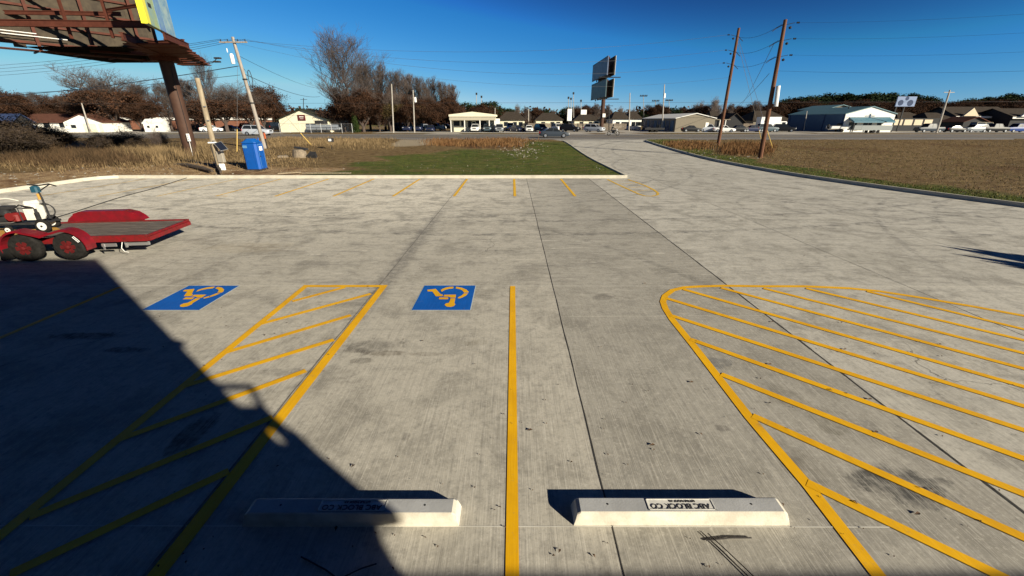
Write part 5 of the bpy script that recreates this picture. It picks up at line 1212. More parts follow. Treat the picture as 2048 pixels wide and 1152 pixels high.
# right-hand buildings
M_beige = mat("beige_siding", (.62,.52,.38), .8, var=.08, spec=.12)
b = empty('store_row', (bx(1775, 114), 112, RZ)); tag(b, 'low store row with pale orange wall panels under the blue and white sign', 'building')
MB().box(-6, 11, 0, 8, -.2, 3.0).build('wall', M_dark, b)
for i in range(6): MB().box(-5.7+i*2.5, -3.7+i*2.5, -.05, -.003, 1.4, 2.7).build('wall_panel', M_beige, b)
for (pa, pb, d, wh1, rh1, lab) in ((1900, 2012, 132, 3.9, 6.2, 'long dark-roofed apartment building at right with white eaves'), (2012, 2110, 126, 3.7, 5.6, 'apartment building cut by the right edge')):
    x0, x1 = bx(pa, d), bx(pb, d)
    q = gable(0, x1-x0, 0, 11, wh1, rh1, 'x', M_dark, M_roofg, (x0, d), lab, 'apartment_building', 0, .6)
    MB().box(-.5, x1-x0+.4, -.78, -.64, wh1-.75, wh1-.25).build('eave_board', M_whw, q)
    MB().prism_xz([(1.0, wh1-.2), (5.4, wh1-.2), (3.2, wh1+2.0)], -1.4, -.9).build('gable_front', M_beige if pa < 2000 else M_whw, q)
x = bx(1960, 114); gable(-3, 3, 0, 6, 2.2, 3.3, 'y', M_dark, M_roofb, (x, 116), 'dark small house with white gable trim at the right', 'house')
# fences
fence(bx(1040, 122), bx(1125, 122), 121, 1.8, 'weathered board fence in front of the second hip-roofed house')
fence(bx(1135, 126), bx(1250, 126), 125, 1.7, 'weathered board fence behind the double billboard')
b = empty('chain_link_fence', (bx(560, 97), 97, RZ)); tag(b, 'chain link fence around the boats by the cream shop', 'fence')
Lf = bx(705, 97)-bx(560, 97)
for i in range(8): MB().tube([(i*Lf/7, 0, -.1), (i*Lf/7, 0, 1.9)], .04, 6).build('post', M_steel, b)
k = MB(); k.tube([(0,0,1.85),(Lf,0,1.85)], .025, 5); k.tube([(0,0,.1),(Lf,0,.1)], .015, 5)
i = 0.0
while i < Lf: k.tube([(i,0,.1),(i+.9,0,1.85)], .006, 3); k.tube([(i+.9,0,.1),(i,0,1.85)], .006, 3); i += .3
k.build('mesh', M_steel, b, fix=False)

# ================================================================== vehicles
CAR = {}
def carmat(c):
    tab = {'white': (.80,.80,.78), 'silver': (.42,.45,.50), 'grey': (.20,.22,.24), 'black': (.012,.013,.016), 'navy': (.015,.022,.06), 'dark': (.035,.045,.06), 'red': (.35,.015,.015), 'slate': (.06,.09,.11), 'blue': (.02,.05,.20), 'tan': (.38,.32,.22)}
    if ('m', c) not in CAR: CAR[('m', c)] = mat(c+'_car_paint', tab[c], .42, .1 if c in ('silver','grey') else 0, spec=.16)
    return CAR[('m', c)]
M_lamp = mat("headlight_lens", (.75,.76,.78), .1); M_tail = mat("tail_lens", (.35,.01,.01), .2); M_al = mat("alloy", (.35,.36,.38), .35, .7)
PROF = {  # side profile x(front=+), lower body stations: (x, zlow, zbelt, halfwidth)
 'sedan': dict(L=4.7, body=[(2.35,.45,.62,.70),(2.2,.28,.74,.84),(1.5,.22,.88,.90),(.9,.20,.94,.91),(-1.0,.20,.98,.91),(-1.8,.22,1.00,.90),(-2.25,.30,.98,.84),(-2.35,.42,.80,.74)],
               glass=[(1.0,.90,.80),(.35,1.38,.62),(-.75,1.42,.62),(-1.75,1.00,.78)], wb=1.42),
 'suv': dict(L=4.8, body=[(2.4,.5,.80,.76),(2.25,.32,.98,.88),(1.5,.26,1.08,.93),(1.0,.25,1.10,.94),(-1.6,.25,1.14,.94),(-2.25,.30,1.14,.90),(-2.4,.45,1.0,.86)],
               glass=[(1.1,1.06,.84),(.45,1.66,.70),(-1.9,1.70,.70),(-2.3,1.12,.82)], wb=1.45),
 'pickup': dict(L=5.6, body=[(2.8,.5,.90,.80),(2.65,.36,1.06,.94),(1.6,.30,1.14,.98),(1.0,.30,1.14,.98),(-.6,.30,1.14,.98),(-2.7,.36,1.14,.97),(-2.8,.45,1.1,.95)],
               glass=[(1.2,1.12,.88),(.7,1.80,.74),(-.7,1.82,.74),(-1.0,1.14,.88)], wb=1.75),
 'van': dict(L=5.4, body=[(2.7,.5,.9,.86),(2.5,.34,1.1,.96),(1.9,.3,1.2,.99),(1.2,.3,1.2,.99),(-2.6,.3,1.2,.99),(-2.7,.45,1.1,.97)],
               glass=[(2.0,1.18,.92),(1.3,2.0,.84),(-2.5,2.05,.84),(-2.65,1.18,.95)], wb=1.6)}
def car_proto(kind, color):
    key = (kind, color)
    if key in CAR: return CAR[key]
    p = PROF[kind]; cm = carmat(color); parts = []
    k = MB(); rings = []
    for (x, zl, zb, w_) in p['body']:
        zm = (zl+zb)/2
        rings.append([Vector((x, -w_*.92, zl)), Vector((x, w_*.92, zl)), Vector((x, w_, zm*.9)), Vector((x, w_*.99, zm*1.15)), Vector((x, w_*.90, zb-.02)), Vector((x, w_*.6, zb+.015)), Vector((x, -w_*.6, zb+.015)), Vector((x, -w_*.90, zb-.02)), Vector((x, -w_*.99, zm*1.15)), Vector((x, -w_, zm*.9))])
    k.loft(rings); parts.append(('body', k.mesh('body', cm, True, True), []))
    g = p['glass']; k = MB(); zb = g[0][1]
    a, b, c, d = g
    rings = []
    base = [Vector((a[0], -a[2], a[1]-.04)), Vector((a[0], a[2], a[1]-.04)), Vector((d[0], d[2], d[1]-.04)), Vector((d[0], -d[2], d[1]-.04))]
    top = [Vector((b[0], -b[2], b[1])), Vector((b[0], b[2], b[1])), Vector((c[0], c[2], c[1])), Vector((c[0], -c[2], c[1]))]
    k.add(base+top, [(0,1,5,4),(1,2,6,5),(2,3,7,6),(3,0,4,7),(4,5,6,7)]); parts.append(('windows', k.mesh('windows', M_glass, False, True), []))
    k = MB(); k.loft([[v+Vector((0,0,.002)) for v in top], [Vector((v.x*.98+(-.02), v.y*.93, v.z+.06)) for v in top]])
    for i in range(4):
        A, B = base[i], top[i]; s = Vector((0, .02 if A.y > 0 else -.02, 0)); e = Vector((.05, 0, 0)); k.loft([[A+s-e, A+s+e, B+s+e, B+s-e], [A-s*1.5-e, A-s*1.5+e, B-s*1.5+e, B-s*1.5-e]])
    for sy in (1, -1):
        f = .47 if kind != 'pickup' else .5; A = base[1].lerp(base[2], f); B = top[1].lerp(top[2], f); A = Vector((A.x, sy*abs(A.y)+sy*.012, A.z)); B = Vector((B.x, sy*abs(B.y)+sy*.012, B.z)); e = Vector((.05,0,0)); s = Vector((0,.02*sy,0))
        k.loft([[A-e, A+e, B+e, B-e], [A-e-s*2, A+e-s*2, B+e-s*2, B-e-s*2]])
    parts.append(('roof', k.mesh('roof', cm, False, True), []))
    L2 = p['L']/2; w_ = .80 if kind == 'sedan' else .86; zl = p['body'][1][2]
    hm = MB().cbox(-.04, .10, -.17, .17, -.08, .08, .02).mesh('headlight', M_lamp, False, True); tm = MB().cbox(-.06, .05, -.12, .12, -.13, .13, .02).mesh('tail_light', M_tail, False, True)
    gm_ = MB().cbox(L2-.06, L2+.035, -.42, .42, zl-.30, zl-.10, .02).mesh('grille', M_black, False, True)
    wm = MB().lathe([(.20,-.11),(.33,-.10),(.34,-.05),(.34,.05),(.33,.10),(.20,.11)], 18, Matrix.Rotation(pi/2, 4, 'X')).mesh('wheel', M_tyre, True, True)
    rm = MB().lathe([(.21,-.118),(.21,.118)], 12, Matrix.Rotation(pi/2, 4, 'X')).mesh('rim', M_al, False, True)
    parts.append(('grille', gm_, []))
    for sy in (1, -1):
        parts.append(('headlight', hm, [(L2-.14, sy*(w_-.18), zl-.16)])); parts.append(('tail_light', tm, [(-L2+.04, sy*(w_-.08), p['body'][-2][2]-.18)]))
        for sx in (1, -1): parts.append(('wheel', wm, [(sx*p['wb'], sy*(w_+.0 if kind != 'sedan' else w_), .34)], rm))
    if kind == 'pickup':
        k = MB(); k.box(-2.7, -1.06, -.82, .82, 1.142, 1.15); parts.append(('cargo_bed', k.mesh('cargo_bed', M_black, False, True), []))
    CAR[key] = parts; return parts
def car(kind, color, px, py, ang, label, group='parked cars across the highway', d=None, name=None):
    g = G(px, py, RZ) if d is None else spot(px, d)
    e = empty(name or {'sedan': 'car', 'suv': 'car', 'pickup': 'pickup_truck', 'van': 'van'}[kind], (g.x, g.y, RZ+.015), radians(ang)); tag(e, label, {'sedan': 'car', 'suv': 'car', 'pickup': 'pickup truck', 'van': 'van'}[kind], group)
    for pt_ in car_proto(kind, color):
        x = bpy.data.objects.new(pt_[0], pt_[1]); COL.objects.link(x); x.parent = e
        if pt_[2]: x.location = pt_[2][0]
        if len(pt_) > 3: y = bpy.data.objects.new('rim', pt_[3]); COL.objects.link(y); y.parent = x
    return e
HW = 'vehicles on the highway'
car('suv', 'silver', 517, 271, 0, 'silver suv driving on the highway behind the leaning utility pole', HW)
car('sedan', 'dark', 1108, 275.5, 0, 'dark sedan driving on the highway past the drive mouth', HW)
car('pickup', 'red', 492, 262, 0, 'red pickup truck behind the silver suv')
car('sedan', 'black', 462, 263, 10, 'black car left of the red pickup under the oaks')
car('sedan', 'white', 425, 264, 20, 'white car partly hidden by the wooden post')
car('suv', 'black', 400, 262, 0, 'black suv behind the wooden post')
car('suv', 'dark', 66, 268, 30, 'dark suv half hidden by brush at the far left')
car('van', 'black', 548, 261, 85, 'black boxy vehicle left of the cream shop')
car('van', 'black', 793, 262, 80, 'black van right of the left slim pole')
car('pickup', 'navy', 818, 263, -90, 'navy pickup facing the road, second in the dark row')
car('suv', 'navy', 838, 263, -88, 'navy suv in the middle of the dark row')
car('suv', 'black', 808, 259, -90, 'black suv behind the navy pickup')
car('sedan', 'silver', 851, 259, -60, 'silver car behind the dark row')
car('sedan', 'navy', 862, 263.5, -90, 'navy sedan at the right end of the dark row')
car('pickup', 'white', 871, 253, -12, 'white pickup parked before the wood, left of the cream office', d=118)
car('sedan', 'black', 893, 257, 0, 'black car just left of the cream office porch')
car('suv', 'white', 951, 264, -92, 'white suv facing the road before the cream office')
car('suv', 'slate', 975, 264, -88, 'slate suv right of the white suv before the office')
car('suv', 'grey', 999, 264.5, -90, 'grey suv at the right corner of the cream office')
car('suv', 'black', 999, 257, -90, 'black suv parked behind the grey suv at the office corner')
car('pickup', 'white', 1021, 260, -94, 'white pickup before the first hip-roofed house')
car('sedan', 'navy', 1034, 263.5, -60, 'navy sedan right of the white pickup')
car('sedan', 'white', 1058, 264, -90, 'white sedan facing the road before the board fence')
car('suv', 'navy', 1082, 263.5, -70, 'navy suv behind the tail of the moving dark sedan')
car('suv', 'white', 1115, 262, -75, 'white suv behind the moving dark sedan')
car('suv', 'black', 1140, 263.5, -30, 'black suv right of the moving dark sedan')
car('suv', 'silver', 1188, 264, -35, 'silver suv at the foot of the double billboard')
car('sedan', 'black', 1381, 264, 0, 'black sedan before the tan gable')
car('suv', 'silver', 1416, 264, -12, 'silver suv right of the tan gable')
car('sedan', 'white', 1447, 264.5, -15, 'white sedan seen by the left tall brown pole')
car('sedan', 'black', 1474, 264, 180, 'black coupe between the tall brown poles')
car('sedan', 'navy', 1503, 264, 180, 'navy sedan left of the right tall brown pole')
car('suv', 'slate', 1532, 264, 0, 'slate suv before the white box truck')
car('suv', 'black', 1566, 264, -20, 'black suv left of the blue warehouse')
car('pickup', 'dark', 1855, 265, 180, 'dark pickup left of the leaning pole')
car('sedan', 'silver', 1730, 259, -90, 'silver car under the blue awning')
car('sedan', 'black', 1712, 262, -80, 'black car right of the white boat')
for i, (k, c, px, py, a, lab) in enumerate((('sedan','black',1908,265,0,'black sedan right of the leaning pole'),('suv','grey',1946,265,180,'grey suv in the right-hand row'),('pickup','black',1985,265,0,'black pickup left of the blue truck'),('pickup','blue',2032,265,180,'blue pickup at the right edge'),('sedan','white',1998,258,0,'white car behind the black pickup'),('van','tan',1962,262,0,'tan van in the right-hand row'),('sedan','silver',1885,260,0,'silver car behind the leaning pole'),('suv','black',1925,259,0,'black suv behind the right-hand row'),('suv','white',1752,256,0,'white suv under the orange wall panels'),('sedan','navy',1800,262,0,'navy car below the blue and white sign'),('suv','black',1826,262,0,'black suv right of the sign posts'),('pickup','red',1890,256,0,'red pickup behind the leaning pole'),('pickup','red',1932,256,0,'red pickup in the back row at right'),('pickup','red',1972,256,180,'red pickup in the back row near the right edge'))):
    car(k, c, px, py, a, lab)
# box truck
e = empty('box_truck', (bx(1540, 112), 112, RZ)); tag(e, 'white box truck behind the right tall brown pole', 'truck')
MB().cbox(-3.4, 1.6, -1.1, 1.1, .8, 3.3, .04).build('box', M_white, e); MB().cbox(1.65, 3.3, -1.0, 1.0, .6, 2.3, .15).build('cab', M_white, e); MB().box(3.0, 3.32, -.85, .85, 1.4, 2.1).build('windscreen', M_glass, e); MB().box(2.0, 2.9, -1.02, -1.002, 1.4, 2.1).build('window', M_glass, e)
for xx in (-2.2, 2.4):
    for yy in (-.95, .95): MB().lathe([(.45,-.12),(.45,.12)], 16, Matrix.Translation((xx, yy, .45)) @ Matrix.Rotation(pi/2, 4, 'X')).build('wheel', M_tyre, e)
def flat_trailer(px, py, L_, lab, m=M_dark, side=.5, cargo=None):
    g = G(px, py, RZ); e = empty('utility_trailer', (g.x, g.y, RZ)); tag(e, lab, 'trailer', 'trailers across the highway')
    MB().box(-L_/2, L_/2, -1, 1, .55, .62).build('deck', m, e)
    k = MB(); k.box(-L_/2, L_/2, -1.03, -1.002, .55, .62+side); k.box(-L_/2, L_/2, 1.002, 1.03, .55, .62+side); k.build('side_panel', m, e)
    for xx in (-.5, .5):
        for yy in (-.95, .95): MB().lathe([(.32,-.1),(.32,.1)], 14, Matrix.Translation((xx, yy, .32)) @ Matrix.Rotation(pi/2, 4, 'X')).build('wheel', M_tyre, e)
    if cargo: cargo(e)
    MB().tube([(-L_/2,0,.55),(-L_/2-1.2,0,.5)], .05, 6).build('tongue', m, e)
    return e
M_orr = mat("orange_red_rail", (.42,.07,.03), .5, spec=.12)
flat_trailer(1743, 266, 6.5, 'grey steel sided trailer before the blue warehouse', mat("galvanised", (.20,.22,.22), .5), .9)
e = flat_trailer(1306, 264.5, 4.4, 'low dark trailer on the grass before the storage building', M_dark, .35); MB().box(1.0, 1.1, -1, 1, .7, 1.6).build('ramp', M_dark, e); MB().cbox(-1.9,-.9,-.8,.8,.63,1.1,.1).build('cargo_box', M_dark, e)
for px_, lab in ((1880, 'first'), (1915, 'second'), (1968, 'third'), (2012, 'fourth')):
    e = flat_trailer(px_, 259, 6.0, lab+' trailer with an orange-red rail in the right-hand yard', M_dark, .5)
    MB().box(-3, 3, -1.06, -1.035, 1.5, 1.95).build('rail', M_orr, e)
# boats
def boat(px, py, L_, lab, m, pontoon=False):
    g = G(px, py, RZ); e = empty('boat', (g.x, g.y, RZ+.0)); tag(e, lab, 'boat', 'boats and machines across the highway')
    if pontoon:
        for yy in (-.8, .8): MB().tube([(-L_/2,yy,.75),(L_/2-.6,yy,.75),(L_/2,yy,.95)], [.32,.32,.05], 12).build('pontoon', m, e)
        MB().box(-L_/2, L_/2-.5, -1.1, 1.1, 1.05, 1.12).build('deck', m, e)
        k = MB(); k.box(-L_/2, L_/2-.8, -1.08, -1.05, 1.121, 1.65); k.box(-L_/2, L_/2-.8, 1.05, 1.08, 1.121, 1.65); k.build('side_rail', m, e)
        MB().cbox(-1.6, .6, -.9, .9, 1.7, 2.5, .1).build('canopy', M_dark, e)
    else:
        k = MB(); rings = []
        for t in (-1, -.4, .2, .7, 1): w_ = 1.05*(1-max(0, t)**2*.95); rings.append([Vector((t*L_/2, 0, .5+.25*max(0,t))), Vector((t*L_/2, w_*.8, .75+.1*max(0,t))), Vector((t*L_/2, w_, 1.3+.15*max(0,t))), Vector((t*L_/2, -w_, 1.3+.15*max(0,t))), Vector((t*L_/2, -w_*.8, .75+.1*max(0,t)))])
        k.loft(rings); k.build('hull', m, e)
        MB().cbox(-.9, .5, -.5, .5, 1.3, 1.9, .1).build('console', M_glass, e); MB().cbox(-L_/2-.35, -L_/2-.05, -.25, .25, .7, 1.7, .05).build('outboard_motor', M_dark, e)
    for xx in (-.3,): 
        for yy in (-.9, .9): MB().lathe([(.32,-.1),(.32,.1)], 14, Matrix.Translation((xx, yy, .32)) @ Matrix.Rotation(pi/2, 4, 'X')).build('wheel', M_tyre, e)
    return e
boat(650, 265, 7.2, 'grey pontoon boat on a trailer right of the cream shop', mat("boat_grey", (.28,.31,.34), .4, .3), True)
boat(688, 262, 5.0, 'white boat behind the right end of the pontoon boat', M_white)
boat(1680, 264, 5.8, 'white boat parked before the blue warehouse front', M_white)
# machine of curved tines by the shop
g = G(585, 264, RZ); e = empty('hay_rake', (g.x, g.y, RZ)); tag(e, 'rusty farm rake with curved tines before the cream shop', 'farm machine', 'boats and machines across the highway')
M_mach = mat("faded_yellow_machine", (.30,.24,.13), .7, var=.3)
for i in range(7): MB().tube([(-1.6+i*.5, 0, .9), (-1.5+i*.5, .1, 1.8-.1*abs(i-3)), (-1.2+i*.5, .1, 2.2-.2*abs(i-3)), (-.8+i*.5, 0, 1.9-.2*abs(i-3))], .05, 5).build('tine', M_mach, e)
MB().tube([(-1.9,0,.85),(2.2,0,.85)], .09, 8).build('frame', M_dark, e)
for xx in (-1.4, 1.6): MB().lathe([(.5,-.08),(.5,.08)], 16, Matrix.Translation((xx, -.2, .5)) @ Matrix.Rotation(pi/2, 4, 'X')).build('wheel', M_dark, e)

# ---- motorcycle and rider
g = G(1226, 271.0, RZ); mc = empty('motorcycle', (g.x, g.y, RZ+.015)); tag(mc, 'dark motorcycle riding right on the highway by the drive mouth', 'motorcycle', HW)
for xx in (-.78, .80):
    k = MB(); k.tube([(xx+.31*cos(a*pi/9), 0, .33+.31*sin(a*pi/9)) for a in range(19)], .055, 8); w1 = k.build('wheel', M_tyre, mc)
    k = MB()
    for q_ in range(5): a = q_*2*pi/5; k.tube([(xx, 0, .33), (xx+.27*cos(a), 0, .33+.27*sin(a))], .018, 4)
    k.build('rim', M_al, w1)
MB().cbox(-.28, .30, -.18, .18, .28, .66, .06).build('engine', M_dark, mc)
MB().loft([[Vector((x_, s_*w_, z_)) for s_, z_ in ((-1, zl), (1, zl), (1, zh), (-1, zh))] for x_, w_, zl, zh in ((.45,.08,.72,.86),(.30,.17,.66,1.0),(-.05,.15,.66,.95),(-.15,.10,.70,.85))]).build('fuel_tank', carmat('black'), mc)
MB().cbox(-.75, -.12, -.14, .14, .72, .82, .04).build('seat', M_black, mc)
MB().tube([(.80,0,.33),(.55,0,.95),(.50,0,1.08)], .035, 6).build('fork', M_al, mc); MB().tube([(.38,-.36,1.08),(.5,-.1,1.12),(.5,.1,1.12),(.38,.36,1.08)], .02, 6).build('handlebar', M_dark, mc)
MB().lathe([(.02,-.08),(.09,-.04),(.1,.05)], 12, Matrix.Translation((.66,0,.92)) @ Matrix.Rotation(pi/2, 4, 'Y')).build('headlight', M_lamp, mc)
MB().tube([(.1,-.2,.3),(-.5,-.24,.3),(-.95,-.24,.36)], .05, 8).build('exhaust', M_al, mc)
def skin_body(name, joints, edges, radii, m, loc, rz, root=0):
    me = bpy.data.meshes.new(name); me.from_pydata(joints, edges, []); o = bpy.data.objects.new(name, me); COL.objects.link(o)
    sm = o.modifiers.new('s', 'SKIN'); sm.use_smooth_shade = True
    for i, r_ in enumerate(radii): me.skin_vertices[0].data[i].radius = r_ if isinstance(r_, tuple) else (r_, r_)
    me.skin_vertices[0].data[root].use_root = True
    ss = o.modifiers.new('u', 'SUBSURF'); ss.levels = 1; ss.render_levels = 1
    dg = bpy.context.evaluated_depsgraph_get(); dg.update(); m2 = bpy.data.meshes.new_from_object(o.evaluated_get(dg)); o.modifiers.clear(); o.data = m2
    m2.materials.clear(); m2.materials.append(m); o.location = loc; o.rotation_euler = (0,0,rz); return o
J = [(-.35,0,.90),(-.30,0,1.10),(-.20,0,1.36),(-.15,0,1.48),(-.10,0,1.58),(-.08,0,1.70)]; E_ = [(0,1),(1,2),(2,3),(3,4),(4,5)]; R_ = [(.17,.14),(.15,.12),(.19,.13),.07,.09,.095]
for s_ in (1, -1):
    n0 = len(J); J += [(-.18,s_*.19,1.40),(.05,s_*.28,1.22),(.34,s_*.33,1.13),(.40,s_*.33,1.12)]; E_ += [(2,n0),(n0,n0+1),(n0+1,n0+2),(n0+2,n0+3)]; R_ += [.075,.055,.042,.04]
    n0 = len(J); J += [(-.30,s_*.13,.86),(.10,s_*.24,.80),(.02,s_*.25,.42),(.14,s_*.25,.34)]; E_ += [(0,n0),(n0,n0+1),(n0+1,n0+2),(n0+2,n0+3)]; R_ += [.11,.085,.055,.05]
M_cloth = mat("dark_jacket", (.025,.028,.032), .85, var=.2, scale=8)
rp = skin_body('person', J, E_, R_, M_cloth, (g.x, g.y, RZ+.015), 0); tag(rp, 'person in dark clothes and helmet riding the motorcycle', 'person')
hm = MB().lathe([(.02,-.15),(.12,-.12),(.145,0),(.13,.09),(.07,.14),(.01,.155)], 14, Matrix.Translation((-.08,0,1.72))).build('helmet', M_black, rp, smooth=True)
MB().lathe([(.02,0),(.075,.0),(.075,.03)], 10, Matrix.Translation((.035,0,1.71)) @ Matrix.Rotation(pi/2, 4, 'Y')).build('face', mat("skin_tone", (.45,.28,.2), .6), rp)

# ================================================================== signs and poles across the highway
db = empty('double_billboard', (21.3, 106, RZ)); tag(db, 'tall two-tier billboard on one brown post across the highway', 'billboard')
MB().tube([(0,0,-.3),(0,0,8.2)], .45, 18).build('column', M_colm, db)
M_adA = mat("ad_slate", (.08,.11,.17), .5, col2=(.14,.18,.27), scale=.8, spec=.12); M_adB = mat("ad_green_grey", (.05,.085,.10), .5, col2=(.10,.14,.15), scale=.8, spec=.12)
yn, yf = 92, 108
def zat(px, py, d): return P(px, py, d).z-RZ
for (ta, tb_, ma, nm) in ((111, 150, M_adA, 'upper'), (157, 194, M_adB, 'lower')):
    z1, z0_ = zat(1215, ta, yn*1.0), zat(1215, tb_, yn)
    xA = P(1215, 130, yn).x-21.3; xAf = P(1186, 130, yf).x-21.3; xB = P(1231, 130, yn).x-21.3
    k = MB(); k.loft([[Vector((xA, yn-106, z0_)), Vector((xA+.2, yn-106, z0_)), Vector((xA+.2, yn-106, z1)), Vector((xA, yn-106, z1))], [Vector((xAf, yf-106, z0_)), Vector((xAf+.2, yf-106, z0_)), Vector((xAf+.2, yf-106, z1)), Vector((xAf, yf-106, z1))]])
    f1 = k.build('ad_face', ma, db)
    k = MB(); 
    for zz in (z0_, z1-.12): k.loft([[Vector((xA-.03, yn-106-.02, zz)), Vector((xA-.003, yn-106-.02, zz)), Vector((xA-.003, yn-106-.02, zz+.12)), Vector((xA-.03, yn-106-.02, zz+.12))], [Vector((xAf-.03, yf-106, zz)), Vector((xAf-.003, yf-106, zz)), Vector((xAf-.003, yf-106, zz+.12)), Vector((xAf-.03, yf-106, zz+.12))]])
    k.build('frame_trim', M_dark, f1)
    k = MB(); k.loft([[Vector((xB-.2, yn-106, z0_)), Vector((xB, yn-106, z0_)), Vector((xB, yn-106, z1)), Vector((xB-.2, yn-106, z1))], [Vector((xB-.25, yf-106, z0_)), Vector((xB-.05, yf-106, z0_)), Vector((xB-.05, yf-106, z1)), Vector((xB-.25, yf-106, z1))]])
    k.build('panel_back', M_bpan, db)
    MB().box(xB+.001, xB+.05, yn-106-.03, yn-106+.1, z0_, z1).build('edge_trim', M_wroof, db)
    MB().box(xA-1.4, xB+1.3, yn-106+.2, yn-106+.9, z0_-.42, z0_-.30).build('catwalk', M_dark, db)
    for yy in (-12, -6, 0): MB().box(xA+.25, xB-.26, yy, yy+.3, z0_+.2, z0_+.45).build('cross_beam', M_bfr, db)
    for yy in (-13.2, -7, -1): MB().box(xA+.4, xA+.6, yy, yy+.2, z0_-.3, z1-.1).build('upright', M_bfr, db)
MB().cbox(-.1, .6, -.75, -.6, 3.2, 4.0, .02).build('notice', M_whw, db)
def slim_pole(px, top, base, w_, m, label, name='utility_pole', cat='pole', lamp=None, d=None, group='poles across the highway', lean=0):
    gg = G(px, base, RZ) if d is None else spot(px, d); b = empty(name, (gg.x, gg.y, RZ)); t = P(px+lean, top, gg.y)-b.location
    tag(b, label, cat, group); MB().tube([(0,0,-.2), (t.x, 0, t.z)], [w_, w_*.7], 8).build('shaft', m, b)
    if lamp == 'transformer': MB().cbox(.12+t.x, .55+t.x, -.2, .2, t.z*.72, t.z*.72+1.0, .06).build('transformer', M_white, b)
    if lamp == 'arm': MB().box(t.x-1.1, t.x+1.1, -.06, .06, t.z-.5, t.z-.38).build('crossarm', m, b)
    if lamp == 'stadium':
        MB().box(t.x-1.6, t.x+1.6, -.1, .1, t.z-.2, t.z).build('crossarm', M_dark, b)
        for i in range(5): MB().cbox(t.x-1.5+i*.68, t.x-1.1+i*.68, -.35, 0, t.z-.05, t.z+.45, .05).build('flood_lamp', M_dark, b)
    if lamp == 'single': MB().cbox(t.x-.35, t.x+.35, -.3, .3, t.z-.3, t.z+.5, .1).build('flood_lamp', M_dark, b)
    return b, t
M_pgrey = mat("grey_pole", (.36,.33,.29), .8, var=.15)
slim_pole(787, 168, 265.5, .16, M_pgrey, 'left slim pale pole before the rust trees', lean=-4)
slim_pole(829, 180, 265.2, .15, M_pgrey, 'right slim pale pole with a small grey transformer', lamp='transformer', lean=-3)
slim_pole(1258, 186, 262, .15, M_pgrey, 'slim bare pole left of the storage building', lean=2)
slim_pole(1324, 169, 263, .17, M_pgrey, 'grey pole with transformer before the storage building', lamp='transformer', lean=5)
slim_pole(1873, 180, 266, .20, M_pgrey, 'tall leaning-looking pole with crossarm at the right', lamp='arm', lean=27)
slim_pole(1608, 222, 262, .14, M_pgrey, 'short pole at the blue warehouse side', lean=6)
slim_pole(1685, 210, 263, .16, M_dark, 'dark pole before the blue warehouse front', lean=14)
slim_pole(607, 196, 262, .15, M_dark, 'dark far pole with crossarm over the cream shop', d=150, lamp='arm')
slim_pole(180, 206, 258, .16, M_pgrey, 'white pole in front of the garage', lean=-17, d=100)
slim_pole(66, 216, 258, .14, M_pgrey, 'short pale pole above the brown roof', d=125, lean=-4)
slim_pole(990, 216, 262, .14, M_pgrey, 'slim pole at the right side of the cream office', d=125)
slim_pole(1057, 218, 258, .18, M_pgrey, 'thick short pole behind the board fence', d=135)
slim_pole(1218, 208, 262, .14, M_dark, 'dark pole with crossarm right of the double billboard post', d=118, lamp='arm')
SL = 'stadium lamps in the distance'
for px_, top, lab in ((953,188,'first tall lamp pole over the cream office'),(963,194,'second tall lamp pole over the cream office'),(1137,196,'lamp pole behind the tall white sign'),(1142,198,'second lamp pole behind the tall white sign'),(1147,187,'tall white lamp pole right of the tall white sign'),(1162,202,'short lamp pole left of the double billboard')):
    slim_pole(px_, top, 255, .16, M_pgrey, lab, 'lamp_pole', 'lamp pole', 'single', 190, SL)
for px_, top, lab in ((1287,192,'wide-armed stadium lamp left of the grey pole'),(1311,202,'low stadium lamp left of the grey pole'),(1338,201,'stadium lamp right of the grey pole')):
    slim_pole(px_, top, 255, .16, M_pgrey, lab, 'lamp_pole', 'lamp pole', 'stadium', 200, SL)
# fuel sign, box sign, blue and white sign
b = empty('pylon_sign', (bx(1137, 118), 118, RZ)); tag(b, 'tall white box sign among the houses', 'sign')
MB().box(-.15,.15,-.1,.1,-.1,3.4).build('post', M_dark, b); MB().cbox(-.55,.65,-.2,.2,2.4,5.3,.05).build('sign_panel', M_white, b)
b = empty('pylon_sign', (bx(1165, 124), 124, RZ)); tag(b, 'small white square sign left of the double billboard', 'sign')
MB().box(-.1,.1,-.1,.1,-.1,4).build('post', M_dark, b); MB().cbox(-.8,.8,-.2,.2,4.0,5.2,.05).build('sign_panel', M_white, b)
gy = 108; zs0, zs1 = zat(1810, 213, gy), zat(1810, 193, gy); xs0, xs1 = P(1793, 203, gy).x, P(1831, 203, gy).x
b = empty('roadside_sign', ((xs0+xs1)/2, gy, RZ)); tag(b, 'pale blue roadside sign with dark blue discs on two posts', 'sign'); hw = (xs1-xs0)/2
M_pbl2 = mat("pale_sign_blue", (.20,.26,.40), .5, spec=.12)
MB().box(-hw, hw, -.1, .1, zs0, zs1).build('sign_panel', M_pbl2, b)
for xx in (-hw*.75, hw*.1): MB().box(xx-.12, xx+.12, .12, .34, -.2, zs1-.3).build('post', M_dark, b)
for (xx, zz, r1) in ((-hw*.55, .38, .62), (hw*.45, .35, .68), (0.0, .8, .42)): MB().disc((xx, -.115, zs0+(zs1-zs0)*zz), r1, 'y', .02, 20).build('disc', M_bdoor, b)

